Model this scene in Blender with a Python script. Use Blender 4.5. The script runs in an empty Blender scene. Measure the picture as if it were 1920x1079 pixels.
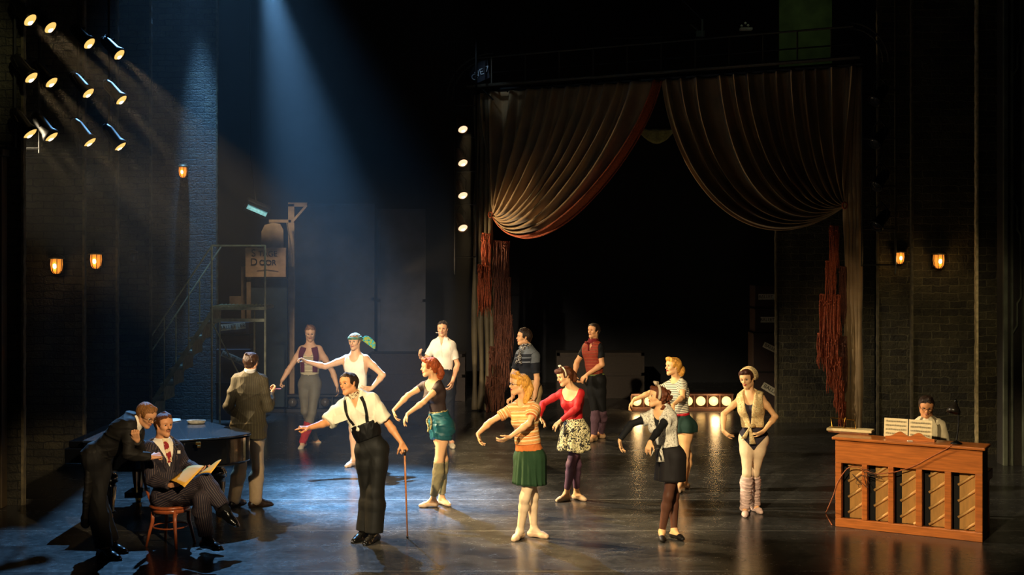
import bpy, bmesh, math, random
import numpy as np
from mathutils import Vector, Matrix
from mathutils.bvhtree import BVHTree
random.seed(7)
D = bpy.data; SC = bpy.context.scene; COL = SC.collection
V = Vector
# ------------------------------------------------------------------ camera
FPX, CAMH, HORY = 2400.0, 2.97, 463.0        # focal length in pixels, lens height above the stage, eye line row
cd = D.cameras.new('camera'); cam = D.objects.new('camera', cd); COL.objects.link(cam)
cam.location = (0, 0, CAMH); cam.rotation_euler = (math.radians(90), 0, 0)
cd.sensor_fit = 'HORIZONTAL'; cd.sensor_width = 36; cd.lens = 36 * FPX / 1920
cd.shift_y = -(539.5 - HORY) / 1920; cd.clip_start = .1; cd.clip_end = 200
SC.camera = cam
def P(px, py, Y): return V(((px - 960) * Y / FPX, Y, CAMH - (py - HORY) * Y / FPX))
def G(px, py, z=0.0):
    Y = FPX * (CAMH - z) / (py - HORY); return V(((px - 960) * Y / FPX, Y, z))
# ------------------------------------------------------------------ world, exposure
w = D.worlds.new('world'); SC.world = w; w.use_nodes = True
w.node_tree.nodes['Background'].inputs[0].default_value = (.55, .6, .7, 1)
w.node_tree.nodes['Background'].inputs[1].default_value = .0035
SC.view_settings.view_transform = 'Standard'; SC.view_settings.look = 'None'
SC.view_settings.exposure = 0; SC.view_settings.gamma = 1; SC.view_settings.use_curve_mapping = False
SC.cycles.use_denoising = True
SC.cycles.max_bounces = 5; SC.cycles.diffuse_bounces = 2; SC.cycles.glossy_bounces = 3; SC.cycles.volume_bounces = 0
SC.cycles.transmission_bounces = 3; SC.cycles.transparent_max_bounces = 6
SC.cycles.sample_clamp_indirect = 2.0; SC.cycles.sample_clamp_direct = 8.0
# ------------------------------------------------------------------ stage lights
WARM = (1.0, .70, .34); BLUE = (.20, .52, 1.0)
def spot(loc, aim, watts, col, ang, blend=.4, size=.12, vol=1.0):
    l = D.lights.new('stage_beam', 'SPOT'); o = D.objects.new('stage_beam', l); COL.objects.link(o)
    o.location = loc; o.rotation_euler = (V(aim) - V(loc)).to_track_quat('-Z', 'Y').to_euler()
    l.energy = watts; l.color = col; l.spot_size = math.radians(ang); l.spot_blend = blend; l.shadow_soft_size = size
    l.cycles.max_bounces = 4
    return o
# front-of-house warm lamps over the audience
spot((-2.6, 1.5, 6.4), (-.1, 14.3, .75), 10500, (1, .80, .49), 26, .5, .12)
spot((-2.2, 2.0, 6.2), (4.1, 13.3, .7), 5000, (1, .77, .43), 15, .6, .12)
spot((2.4, 2.5, 5.6), (-3.6, 12.9, 1.0), 6000, (1, .74, .42), 10, .6, .10)
# side boom left, rakes across the dancers
spot((-7.8, 15.2, 4.6), (.9, 14.6, 1.1), 8500, (1, .82, .54), 34, .6, .10)
spot((-6.5, 17.2, 4.2), (1.0, 19.2, 1.2), 2400, (1, .84, .6), 26, .6, .10)
spot((-3.6, 7.0, 5.2), (-2.0, 19.2, 1.2), 4600, (1, .82, .6), 22, .6, .10)
# blue back light: flood high upstage for the floor, two narrow lamps whose beams show in the haze
spot((-6.2, 25.0, 12.3), (-2.6, 13.6, 0), 17500, BLUE, 26, .45, .12)
spot((-4.3, 22.0, 8.0), (-1.6, 15.6, 0), 72000, BLUE, 19, 1., .10)
spot((-5.50, 21.5, 8.8), (-5.22, 21.9, 3.8), 5200, BLUE, 16, 1., .06)
# right wing
spot((2.5, 8.0, 6.0), (6.1, 18.8, 1.7), 1500, (1, .80, .46), 15, .9, .2)
# curtain, and small lamps added for details around it
spot((-2.0, 22.5, 2.5), (.6, 22.5, 3.5), 480, (1, .70, .38), 46, .9, .05)
spot((3.2, 19.2, 9.0), (4.1, 21.4, 6.6), 45, (.8, 1, .75), 24, .9, .1)  # added top lamp, picks out the walkway rail and ornaments
spot((5.0, 21.8, 8.9), (5.6, 24, 6.6), 26, (.75, 1, .5), 50, .9, .1)  # added lamp, greens the wall piece behind the walkway
spot((-2.0, 21.0, 1.2), (5.2, 20.3, 3.0), 120, (1, .74, .42), 34, .9, .1)
spot((-1.6, 20.6, 7.6), (-.42, 22.6, 6.0), 70, (.6, .8, 1), 14, .8, .1)  # added lamp, lifts the letters of the arc sign
spot((-3.0, 19.5, 5.2), (-4.6, 21, 2.7), 60, (.9, 1, .75), 30, .9, .1)  # added lamp, brightens the stair rails
spot((2.6, 14.0, 5.0), (5.1, 20.4, 2.3), 260, (1, .72, .42), 11, .9, .1)  # extra lamp put in to brighten the right tassels
spot((-4.3, 21.5, 4.1), (-4.0, 22.9, 2.9), 60, (1, .84, .62), 75, .8, .1)
# left brick legs, low green gold
spot((-2.6, 8.5, 8.0), (-6.6, 14.7, 4.9), 1100, (1, .92, .45), 16, .9, .2)

HAZE = .0021
LW = [[5600] * 4, [4200] * 4, [2700] * 4]
# ------------------------------------------------------------------ materials
def srgb(c):
    return tuple(((x / 255) / 12.92 if x / 255 <= .04045 else (((x / 255) + .055) / 1.055) ** 2.4) for x in c)
_mc = {}
def newmat(name):
    m = D.materials.new(name); m.use_nodes = True
    nt = m.node_tree; b = nt.nodes['Principled BSDF']
    return m, nt, b
def N(nt, t, **kw):
    n = nt.nodes.new(t)
    for k, v in kw.items():
        if k in n.inputs.keys(): n.inputs[k].default_value = v
        else: setattr(n, k, v)
    return n
def mat(name, col, rough=.6, metal=0., var=.25, vs=30., bump=.0, bs=200., emit=0., coat=0., spec=.5, stretch=None, emitc=None, trans=0.):
    """plain surface with noise mottling and a fine bump; col in 0-255"""
    key = (name,)
    if key in _mc: return _mc[key]
    m, nt, b = newmat(name); L = nt.links
    c = srgb(col)
    tc = N(nt, 'ShaderNodeTexCoord'); src = tc.outputs['Object']
    if stretch:
        mp = N(nt, 'ShaderNodeMapping'); mp.inputs['Scale'].default_value = stretch; L.new(src, mp.inputs[0]); src = mp.outputs[0]
    ns = N(nt, 'ShaderNodeTexNoise', Scale=vs, Detail=4.0); L.new(src, ns.inputs['Vector'])
    r = N(nt, 'ShaderNodeValToRGB'); e = r.color_ramp.elements
    e[0].position = .3; e[1].position = .7
    e[0].color = tuple(x * (1 - var) for x in c) + (1,); e[1].color = tuple(min(1, x * (1 + var)) for x in c) + (1,)
    L.new(ns.outputs['Fac'], r.inputs[0]); L.new(r.outputs[0], b.inputs['Base Color'])
    b.inputs['Roughness'].default_value = rough; b.inputs['Metallic'].default_value = metal
    b.inputs['Coat Weight'].default_value = coat; b.inputs['Specular IOR Level'].default_value = spec
    b.inputs['Transmission Weight'].default_value = trans
    if bump:
        n2 = N(nt, 'ShaderNodeTexNoise', Scale=bs, Detail=3.0); L.new(src, n2.inputs['Vector'])
        bp = N(nt, 'ShaderNodeBump', Strength=bump, Distance=.01); L.new(n2.outputs['Fac'], bp.inputs['Height']); L.new(bp.outputs[0], b.inputs['Normal'])
    if emit:
        b.inputs['Emission Color'].default_value = tuple(srgb(emitc or col)) + (1,); b.inputs['Emission Strength'].default_value = emit
    _mc[key] = m; return m
def stripes(name, cols, widths, axis='y', rough=.75, bump=.15, blur=.0, noise=.12):
    """bands of colour along the cloth: uses the cloth coordinate 'pat' (x round the limb, y along it), metres"""
    if (name,) in _mc: return _mc[(name,)]
    m, nt, b = newmat(name); L = nt.links
    at = N(nt, 'ShaderNodeAttribute', attribute_name='pat'); sp = N(nt, 'ShaderNodeSeparateXYZ'); L.new(at.outputs['Vector'], sp.inputs[0])
    tot = sum(widths)
    dv = N(nt, 'ShaderNodeMath', operation='DIVIDE'); L.new(sp.outputs[{'x': 0, 'y': 1, 'z': 2}[axis]], dv.inputs[0]); dv.inputs[1].default_value = tot
    fr = N(nt, 'ShaderNodeMath', operation='FRACT'); L.new(dv.outputs[0], fr.inputs[0])
    r = N(nt, 'ShaderNodeValToRGB'); r.color_ramp.interpolation = 'CONSTANT' if not blur else 'LINEAR'
    e = r.color_ramp.elements; t = 0
    while len(e) < len(cols): e.new(.5)
    for i, (c, wd) in enumerate(zip(cols, widths)):
        e[i].position = min(1, t / tot + blur * (i > 0)); t += wd
    for i, c in enumerate(cols): e[i].color = srgb(c) + (1,)
    L.new(fr.outputs[0], r.inputs[0])
    tc = N(nt, 'ShaderNodeTexCoord'); ns = N(nt, 'ShaderNodeTexNoise', Scale=60., Detail=3.); L.new(tc.outputs['Object'], ns.inputs['Vector'])
    mx = N(nt, 'ShaderNodeMix', data_type='RGBA', blend_type='MULTIPLY'); mx.inputs[0].default_value = 1
    mr = N(nt, 'ShaderNodeMapRange'); mr.inputs[3].default_value = 1 - noise * 2; mr.inputs[4].default_value = 1 + noise
    L.new(ns.outputs['Fac'], mr.inputs[0]); L.new(r.outputs[0], mx.inputs[6]); L.new(mr.outputs[0], mx.inputs[7])
    L.new(mx.outputs[2], b.inputs['Base Color']); b.inputs['Roughness'].default_value = rough
    b.inputs['Specular IOR Level'].default_value = .25
    n2 = N(nt, 'ShaderNodeTexNoise', Scale=150.); L.new(tc.outputs['Object'], n2.inputs['Vector'])
    bp = N(nt, 'ShaderNodeBump', Strength=bump, Distance=.01); L.new(n2.outputs['Fac'], bp.inputs['Height']); L.new(bp.outputs[0], b.inputs['Normal'])
    _mc[(name,)] = m; return m
def blotch(name, ca, cb, cc=None, scale=40., thr=.5, rough=.7, vor=True):
    """printed cloth: blotches of colour on a ground"""
    if (name,) in _mc: return _mc[(name,)]
    m, nt, b = newmat(name); L = nt.links
    tc = N(nt, 'ShaderNodeTexCoord')
    nz = N(nt, 'ShaderNodeTexNoise', Scale=scale, Detail=2., Distortion=1.2); L.new(tc.outputs['Object'], nz.inputs['Vector'])
    r = N(nt, 'ShaderNodeValToRGB'); e = r.color_ramp.elements; r.color_ramp.interpolation = 'CONSTANT'
    e[0].color = srgb(ca) + (1,); e[1].position = thr; e[1].color = srgb(cb) + (1,)
    if cc: x = e.new(min(.99, thr + .12)); x.color = srgb(cc) + (1,)
    L.new(nz.outputs['Fac'], r.inputs[0]); L.new(r.outputs[0], b.inputs['Base Color'])
    b.inputs['Roughness'].default_value = rough; b.inputs['Specular IOR Level'].default_value = .25
    _mc[(name,)] = m; return m
def brickmat(name, c1, c2, mortar, bw=.23, bh=.085, bump=.9, rough=.75):
    if (name,) in _mc: return _mc[(name,)]
    m, nt, b = newmat(name); L = nt.links
    tc = N(nt, 'ShaderNodeTexCoord'); sp = N(nt, 'ShaderNodeSeparateXYZ'); L.new(tc.outputs['Object'], sp.inputs[0])
    ad = N(nt, 'ShaderNodeMath', operation='ADD'); L.new(sp.outputs[0], ad.inputs[0]); L.new(sp.outputs[1], ad.inputs[1])
    cb = N(nt, 'ShaderNodeCombineXYZ'); L.new(ad.outputs[0], cb.inputs[0]); L.new(sp.outputs[2], cb.inputs[1])
    nz = N(nt, 'ShaderNodeTexNoise', Scale=9., Detail=2.); L.new(tc.outputs['Object'], nz.inputs['Vector'])
    sc = N(nt, 'ShaderNodeVectorMath', operation='SCALE'); L.new(nz.outputs['Color'], sc.inputs[0]); sc.inputs['Scale'].default_value = .05
    av = N(nt, 'ShaderNodeVectorMath', operation='ADD'); L.new(cb.outputs[0], av.inputs[0]); L.new(sc.outputs[0], av.inputs[1])
    bt = N(nt, 'ShaderNodeTexBrick'); L.new(av.outputs[0], bt.inputs['Vector'])
    bt.inputs['Color1'].default_value = srgb(c1) + (1,); bt.inputs['Color2'].default_value = srgb(c2) + (1,); bt.inputs['Mortar'].default_value = srgb(mortar) + (1,)
    bt.inputs['Scale'].default_value = 1.; bt.inputs['Mortar Size'].default_value = .009; bt.inputs['Mortar Smooth'].default_value = .35
    bt.inputs['Brick Width'].default_value = bw; bt.inputs['Row Height'].default_value = bh; bt.inputs['Bias'].default_value = -.1
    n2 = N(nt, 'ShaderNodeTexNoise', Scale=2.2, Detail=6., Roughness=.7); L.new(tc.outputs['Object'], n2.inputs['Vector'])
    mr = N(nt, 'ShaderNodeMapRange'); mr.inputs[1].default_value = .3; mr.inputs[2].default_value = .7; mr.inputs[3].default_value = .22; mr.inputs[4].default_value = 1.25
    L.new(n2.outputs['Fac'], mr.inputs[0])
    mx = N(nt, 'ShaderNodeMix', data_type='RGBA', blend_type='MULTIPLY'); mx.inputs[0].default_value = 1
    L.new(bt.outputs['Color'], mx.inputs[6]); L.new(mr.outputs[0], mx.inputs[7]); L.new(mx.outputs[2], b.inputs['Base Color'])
    b.inputs['Roughness'].default_value = rough
    n3 = N(nt, 'ShaderNodeTexNoise', Scale=28., Detail=6., Roughness=.65); L.new(tc.outputs['Object'], n3.inputs['Vector'])
    ma = N(nt, 'ShaderNodeMath', operation='MULTIPLY_ADD'); L.new(bt.outputs['Fac'], ma.inputs[0]); ma.inputs[1].default_value = -.7; L.new(n3.outputs['Fac'], ma.inputs[2])
    bp = N(nt, 'ShaderNodeBump', Strength=1., Distance=.07); L.new(ma.outputs[0], bp.inputs['Height']); L.new(bp.outputs[0], b.inputs['Normal'])
    _mc[(name,)] = m; return m
def floormat():
    m, nt, b = newmat('dance_floor'); L = nt.links
    tc = N(nt, 'ShaderNodeTexCoord'); src = tc.outputs['Object']
    sp = N(nt, 'ShaderNodeSeparateXYZ'); L.new(src, sp.inputs[0])
    mp = N(nt, 'ShaderNodeMapping'); mp.inputs['Scale'].default_value = (1.0, 1.35, 1); L.new(src, mp.inputs[0])
    n1 = N(nt, 'ShaderNodeTexNoise', Scale=2.0, Detail=8., Roughness=.7); L.new(mp.outputs[0], n1.inputs['Vector'])
    n2 = N(nt, 'ShaderNodeTexNoise', Scale=17.0, Detail=6., Roughness=.75, Distortion=1.0); L.new(mp.outputs[0], n2.inputs['Vector'])
    # scuffs: thin stretched voronoi edges
    mp2 = N(nt, 'ShaderNodeMapping'); mp2.inputs['Scale'].default_value = (1.5, 9, 1); mp2.inputs['Rotation'].default_value = (0, 0, .12); L.new(src, mp2.inputs[0])
    n3 = N(nt, 'ShaderNodeTexNoise', Scale=4.0, Detail=3., Distortion=.8); L.new(mp2.outputs[0], n3.inputs['Vector'])
    c3 = N(nt, 'ShaderNodeMath', operation='COMPARE'); L.new(n3.outputs['Fac'], c3.inputs[0]); c3.inputs[1].default_value = .56; c3.inputs[2].default_value = .006
    mixn = N(nt, 'ShaderNodeMath', operation='MULTIPLY'); L.new(n1.outputs['Fac'], mixn.inputs[0]); L.new(n2.outputs['Fac'], mixn.inputs[1])
    r = N(nt, 'ShaderNodeValToRGB'); e = r.color_ramp.elements; e[0].position = .14; e[1].position = .42
    e[0].color = (.013, .013, .013, 1); e[1].color = (.070, .068, .064, 1)
    L.new(mixn.outputs[0], r.inputs[0])
    # vinyl seams every 1.7 m running across the stage
    sh = N(nt, 'ShaderNodeMath', operation='ADD'); L.new(sp.outputs[1], sh.inputs[0]); sh.inputs[1].default_value = .74
    dv = N(nt, 'ShaderNodeMath', operation='DIVIDE'); L.new(sh.outputs[0], dv.inputs[0]); dv.inputs[1].default_value = 1.66
    fr = N(nt, 'ShaderNodeMath', operation='FRACT'); L.new(dv.outputs[0], fr.inputs[0])
    cp = N(nt, 'ShaderNodeMath', operation='COMPARE'); L.new(fr.outputs[0], cp.inputs[0]); cp.inputs[1].default_value = .5; cp.inputs[2].default_value = .006
    n5 = N(nt, 'ShaderNodeTexNoise', Scale=1.3); L.new(src, n5.inputs['Vector'])
    cpm = N(nt, 'ShaderNodeMath', operation='MULTIPLY'); L.new(cp.outputs[0], cpm.inputs[0]); L.new(n5.outputs['Fac'], cpm.inputs[1])
    sm = N(nt, 'ShaderNodeMath', operation='MULTIPLY_ADD'); L.new(c3.outputs[0], sm.inputs[0]); sm.inputs[1].default_value = .22; L.new(cpm.outputs[0], sm.inputs[2])
    mx = N(nt, 'ShaderNodeMix', data_type='RGBA'); L.new(sm.outputs[0], mx.inputs[0]); L.new(r.outputs[0], mx.inputs[6]); mx.inputs[7].default_value = (.22, .21, .19, 1)
    L.new(mx.outputs[2], b.inputs['Base Color'])
    mr = N(nt, 'ShaderNodeMapRange'); mr.inputs[1].default_value = .1; mr.inputs[2].default_value = .4; mr.inputs[3].default_value = .17; mr.inputs[4].default_value = .30
    L.new(mixn.outputs[0], mr.inputs[0]); L.new(mr.outputs[0], b.inputs['Roughness'])
    b.inputs['Specular IOR Level'].default_value = .5
    n4 = N(nt, 'ShaderNodeTexNoise', Scale=30., Detail=6., Distortion=1.); L.new(mp.outputs[0], n4.inputs['Vector'])
    bp = N(nt, 'ShaderNodeBump', Strength=.05, Distance=.01); L.new(n4.outputs['Fac'], bp.inputs['Height']); L.new(bp.outputs[0], b.inputs['Normal'])
    return m
def emitmat(name, col, st):
    if (name,) in _mc: return _mc[(name,)]
    m, nt, b = newmat(name)
    b.inputs['Base Color'].default_value = srgb(col) + (1,)
    b.inputs['Emission Color'].default_value = srgb(col) + (1,); b.inputs['Emission Strength'].default_value = st
    _mc[(name,)] = m; return m
# ------------------------------------------------------------------ object helpers
def put(o, parent=None):
    COL.objects.link(o)
    if parent is not None: o.parent = parent; o.matrix_parent_inverse = parent.matrix_basis.inverted()
    return o
def thing(name, label, cat, loc=(0, 0, 0), rz=0., group=None):
    o = D.objects.new(name, None); o.location = loc; o.rotation_euler = (0, 0, rz); o.empty_display_size = .1
    COL.objects.link(o); o['label'] = label; o['category'] = cat
    if group: o['group'] = group
    return o
def tag(o, label, cat, group=None, kind=None):
    o['label'] = label; o['category'] = cat
    if group: o['group'] = group
    if kind: o['kind'] = kind
    return o
class MB:
    """collects shapes (world or local coordinates) into one mesh"""
    def __init__(s): s.v = []; s.f = []; s.m = []; s.mi = 0
    def add(s, vs, fs):
        n = len(s.v); s.v += [tuple(x) for x in vs]; s.f += [tuple(i + n for i in f) for f in fs]; s.m += [s.mi] * len(fs); return s
    def box(s, a, b, M=None):
        a = V(a); b = V(b)
        vs = [V((x, y, z)) for x in (a.x, b.x) for y in (a.y, b.y) for z in (a.z, b.z)]
        if M: vs = [M @ v for v in vs]
        return s.add(vs, [(0, 1, 3, 2), (4, 6, 7, 5), (0, 4, 5, 1), (2, 3, 7, 6), (0, 2, 6, 4), (1, 5, 7, 3)])
    def cbox(s, c, d, M=None): c = V(c); d = V(d) / 2; return s.box(c - d, c + d, M)
    def tube(s, pts, r, n=8, cap=True, flat=None):
        pts = [V(p) for p in pts]; rs = r if isinstance(r, (list, tuple)) else [r] * len(pts)
        rings = []; prev = None
        for i, p in enumerate(pts):
            t = (pts[min(i + 1, len(pts) - 1)] - pts[max(i - 1, 0)])
            if t.length < 1e-9: t = V((0, 0, 1))
            t.normalize()
            if prev is None: u = t.orthogonal().normalized() if flat is None else (V(flat) - t * V(flat).dot(t)).normalized()
            else:
                u = prev - t * prev.dot(t); u = u.normalized() if u.length > 1e-6 else t.orthogonal().normalized()
            prev = u; w_ = t.cross(u)
            rings.append([p + (u * math.cos(2 * math.pi * k / n) + w_ * math.sin(2 * math.pi * k / n)) * rs[i] for k in range(n)])
        vs = [v for r_ in rings for v in r_]; fs = []
        for i in range(len(pts) - 1):
            for k in range(n):
                fs.append((i * n + k, i * n + (k + 1) % n, (i + 1) * n + (k + 1) % n, (i + 1) * n + k))
        if cap: fs.append(tuple(range(n))[::-1]); fs.append(tuple((len(pts) - 1) * n + k for k in range(n)))
        return s.add(vs, fs)
    def lathe(s, prof, M=None, n=20):
        vs = []; fs = []
        for r, z in prof:
            for k in range(n):
                a = 2 * math.pi * k / n; v = V((r * math.cos(a), r * math.sin(a), z)); vs.append(M @ v if M else v)
        for i in range(len(prof) - 1):
            for k in range(n): fs.append((i * n + k, i * n + (k + 1) % n, (i + 1) * n + (k + 1) % n, (i + 1) * n + k))
        if prof[0][0] > 1e-5: fs.append(tuple(range(n))[::-1])
        if prof[-1][0] > 1e-5: fs.append(tuple((len(prof) - 1) * n + k for k in range(n)))
        return s.add(vs, fs)
    def prism(s, poly, z0, z1, M=None):
        n = len(poly); vs = [V((x, y, z)) for z in (z0, z1) for x, y in poly]
        if M: vs = [M @ v for v in vs]
        return s.add(vs, [tuple(range(n))[::-1], tuple(range(n, 2 * n))] + [(i, (i + 1) % n, n + (i + 1) % n, n + i) for i in range(n)])
    def sheet(s, grid, th=0.):
        """grid of points [row][col]; with a thickness along the normal"""
        R = len(grid); Cn = len(grid[0]); g = [[V(p) for p in r] for r in grid]
        vs = [p for r in g for p in r]; fs = [(i * Cn + j, i * Cn + j + 1, (i + 1) * Cn + j + 1, (i + 1) * Cn + j) for i in range(R - 1) for j in range(Cn - 1)]
        if th:
            nv = []
            for i in range(R):
                for j in range(Cn):
                    a = g[min(i + 1, R - 1)][j] - g[max(i - 1, 0)][j]; b = g[i][min(j + 1, Cn - 1)] - g[i][max(j - 1, 0)]
                    n_ = a.cross(b); n_ = n_.normalized() if n_.length > 1e-12 else V((0, 1, 0)); nv.append(g[i][j] + n_ * th)
            k = R * Cn; vs += nv; fs2 = [tuple(reversed([q + k for q in f])) for f in fs]; fs += fs2
            for j in range(Cn - 1): fs.append((j, j + k, j + 1 + k, j + 1)); a = (R - 1) * Cn + j; fs.append((a, a + 1, a + 1 + k, a + k))
            for i in range(R - 1): a = i * Cn; b = a + Cn; fs.append((a, b, b + k, a + k)); a += Cn - 1; b += Cn - 1; fs.append((a, a + k, b + k, b))
        return s.add(vs, fs)
    def build(s, name, mats, parent=None, smooth=False, bevel=0., local=False, fix=True):
        me = D.meshes.new(name); me.from_pydata(s.v, [], s.f)
        for m in (mats if isinstance(mats, (list, tuple)) else [mats]): me.materials.append(m)
        if any(s.m):
            me.polygons.foreach_set('material_index', s.m)
        if fix:
            bm = bmesh.new(); bm.from_mesh(me); bmesh.ops.recalc_face_normals(bm, faces=bm.faces); bm.to_mesh(me); bm.free()
        if smooth: me.polygons.foreach_set('use_smooth', [True] * len(me.polygons))
        o = D.objects.new(name, me); COL.objects.link(o)
        if parent is not None:
            o.parent = parent
            if not local: o.matrix_parent_inverse = parent.matrix_basis.inverted()
        if bevel:
            md = o.modifiers.new('bevel', 'BEVEL'); md.width = bevel; md.segments = 2; md.limit_method = 'ANGLE'
        return o
def copy_tree(o, parent=None):
    c = o.copy(); COL.objects.link(c); c.parent = parent
    if parent is not None: c.matrix_parent_inverse = o.matrix_parent_inverse
    for ch in o.children: copy_tree(ch, c)
    return c
def frame(z, up=(0, 0, 1), loc=(0, 0, 0)):
    """matrix whose local Z points along z"""
    z = V(z).normalized(); x = V(up).cross(z)
    if x.length < 1e-5: x = V((1, 0, 0))
    x.normalize(); y = z.cross(x)
    M = Matrix((x, y, z)).transposed().to_4x4(); M.translation = V(loc); return M
def spline(pts, n=8):
    """Catmull-Rom through points"""
    pts = [V(p) for p in pts]; out = []
    for i in range(len(pts) - 1):
        a = pts[max(i - 1, 0)]; b = pts[i]; c = pts[i + 1]; d = pts[min(i + 2, len(pts) - 1)]
        for k in range(n):
            t = k / n
            out.append(.5 * ((2 * b) + (c - a) * t + (2 * a - 5 * b + 4 * c - d) * t * t + (3 * b - a - 3 * c + d) * t ** 3))
    out.append(pts[-1]); return out
def text(name, body, size, m, M, parent=None, extrude=.004, align='CENTER', font=None):
    cu = D.curves.new(name, 'FONT'); cu.body = body; cu.size = size; cu.extrude = extrude; cu.align_x = align; cu.align_y = 'CENTER'
    o = D.objects.new(name + '_t', cu); COL.objects.link(o)
    bpy.context.view_layer.update()
    me = D.meshes.new_from_object(o.evaluated_get(bpy.context.evaluated_depsgraph_get())); D.objects.remove(o)
    me.transform(M); me.materials.clear(); me.materials.append(m)
    o = D.objects.new(name, me); COL.objects.link(o)
    if parent is not None: o.parent = parent; o.matrix_parent_inverse = parent.matrix_basis.inverted()
    return o
# ------------------------------------------------------------------ solid modelling of bodies on a grid
def surfnet(F, org, h):
    S = F < 0
    c = S[:-1, :-1, :-1].astype(np.uint8)
    for dx, dy, dz in ((1,0,0),(0,1,0),(0,0,1),(1,1,0),(1,0,1),(0,1,1),(1,1,1)):
        c = c + S[dx:S.shape[0]-1+dx, dy:S.shape[1]-1+dy, dz:S.shape[2]-1+dz]
    I = np.argwhere((c > 0) & (c < 8)).astype(np.int32)
    if len(I) == 0: return np.zeros((0, 3)), np.zeros((0, 4), int)
    ids = -np.ones(c.shape, np.int32); ids[I[:, 0], I[:, 1], I[:, 2]] = np.arange(len(I))
    acc = np.zeros((len(I), 3)); cnt = np.zeros(len(I))
    cor = [(0,0,0),(1,0,0),(0,1,0),(1,1,0),(0,0,1),(1,0,1),(0,1,1),(1,1,1)]
    val = [F[I[:, 0]+a, I[:, 1]+b, I[:, 2]+d_] for a, b, d_ in cor]
    for a, b in ((0,1),(2,3),(4,5),(6,7),(0,2),(1,3),(4,6),(5,7),(0,4),(1,5),(2,6),(3,7)):
        va, vb = val[a], val[b]; m = (va < 0) != (vb < 0)
        t = np.where(m, va / np.where(m, va - vb, 1), 0)
        A = np.array(cor[a]); B = np.array(cor[b])
        acc += m[:, None] * (A + t[:, None] * (B - A)); cnt += m
    vs = (I + acc / cnt[:, None]) * h + org
    qs = []
    for ax in range(3):
        sl0 = [slice(None)] * 3; sl1 = [slice(None)] * 3; sl0[ax] = slice(0, -1); sl1[ax] = slice(1, None)
        a = S[tuple(sl0)]; b = S[tuple(sl1)]
        E = np.argwhere(a != b); o1, o2 = (ax + 1) % 3, (ax + 2) % 3
        lim = np.array(c.shape); ok = (E[:, o1] > 0) & (E[:, o2] > 0) & (E[:, o1] < lim[o1]) & (E[:, o2] < lim[o2]); E = E[ok]
        def cell(d1, d2):
            Q = E.copy(); Q[:, o1] += d1; Q[:, o2] += d2; return ids[Q[:, 0], Q[:, 1], Q[:, 2]]
        q = np.stack([cell(-1, -1), cell(0, -1), cell(0, 0), cell(-1, 0)], 1)
        ins = a[E[:, 0], E[:, 1], E[:, 2]]
        q[~ins] = q[~ins][:, ::-1]; qs.append(q)
    return vs, np.concatenate(qs)
def npmesh(name, vs, qs, m):
    me = D.meshes.new(name); me.vertices.add(len(vs)); me.vertices.foreach_set('co', np.asarray(vs, np.float32).ravel())
    me.loops.add(len(qs) * 4); me.loops.foreach_set('vertex_index', np.asarray(qs, np.int32).ravel())
    me.polygons.add(len(qs)); me.polygons.foreach_set('loop_start', np.arange(0, len(qs) * 4, 4, dtype=np.int32))
    me.polygons.foreach_set('use_smooth', np.ones(len(qs), bool))
    me.update(calc_edges=True); me.materials.append(m); return me
def A3(v): return np.array(v, float)
class Prim:
    def __init__(s, tag, a, b, ra, rb, k=.03, ax=None, fl=1., sub=False, trim=None, al0=0.):
        s.tag = tag; s.a = A3(a); s.b = A3(b); s.ra = ra; s.rb = rb; s.k = k; s.ax = None if ax is None else A3(ax); s.fl = fl; s.sub = sub; s.trim = trim or []; s.al0 = al0
    def grown(s, off, t0=0., t1=1.):
        a = s.a + (s.b - s.a) * t0; b = s.a + (s.b - s.a) * t1
        ra = s.ra + (s.rb - s.ra) * t0 + off; rb = s.ra + (s.rb - s.ra) * t1 + off
        p = Prim(s.tag, a, b, ra, rb, s.k, s.ax, s.fl, s.sub, list(s.trim), s.al0 + t0 * np.linalg.norm(s.b - s.a))
        if off and s.fl < 1 and s.ax is not None: p.fl = min(1, (s.fl * max(s.ra, s.rb) + off) / (max(s.ra, s.rb) + off))
        d = s.b - s.a; n = np.linalg.norm(d)
        if n > 1e-6:
            d = d / n
            if t1 < 1: p.trim.append(('pl', b, d))
            if t0 > 0: p.trim.append(('pl', a, -d))
        return p
    def bbox(s):
        r = max(s.ra, s.rb) + s.k + .012
        return np.minimum(s.a, s.b) - r, np.maximum(s.a, s.b) + r
    def ev(s, X, Y, Z):
        a, b = s.a, s.b
        px, py, pz = X - a[0], Y - a[1], Z - a[2]; d = b - a
        if s.ax is not None and s.fl != 1:
            g = 1 / s.fl - 1; q = px * s.ax[0] + py * s.ax[1] + pz * s.ax[2]
            px = px + q * s.ax[0] * g; py = py + q * s.ax[1] * g; pz = pz + q * s.ax[2] * g
            d = d + d.dot(s.ax) * s.ax * g
        L2 = d.dot(d)
        if L2 < 1e-10: r = s.ra; dist = np.sqrt(px * px + py * py + pz * pz) - r
        else:
            t = np.clip((px * d[0] + py * d[1] + pz * d[2]) / L2, 0, 1)
            px = px - t * d[0]; py = py - t * d[1]; pz = pz - t * d[2]
            dist = np.sqrt(px * px + py * py + pz * pz) - (s.ra + (s.rb - s.ra) * t)
        for tr in s.trim:
            if tr[0] == 'pl': dist = np.maximum(dist, (X - tr[1][0]) * tr[2][0] + (Y - tr[1][1]) * tr[2][1] + (Z - tr[1][2]) * tr[2][2])
            else: dist = np.maximum(dist, tr[1](X, Y, Z))
        return dist
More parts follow.
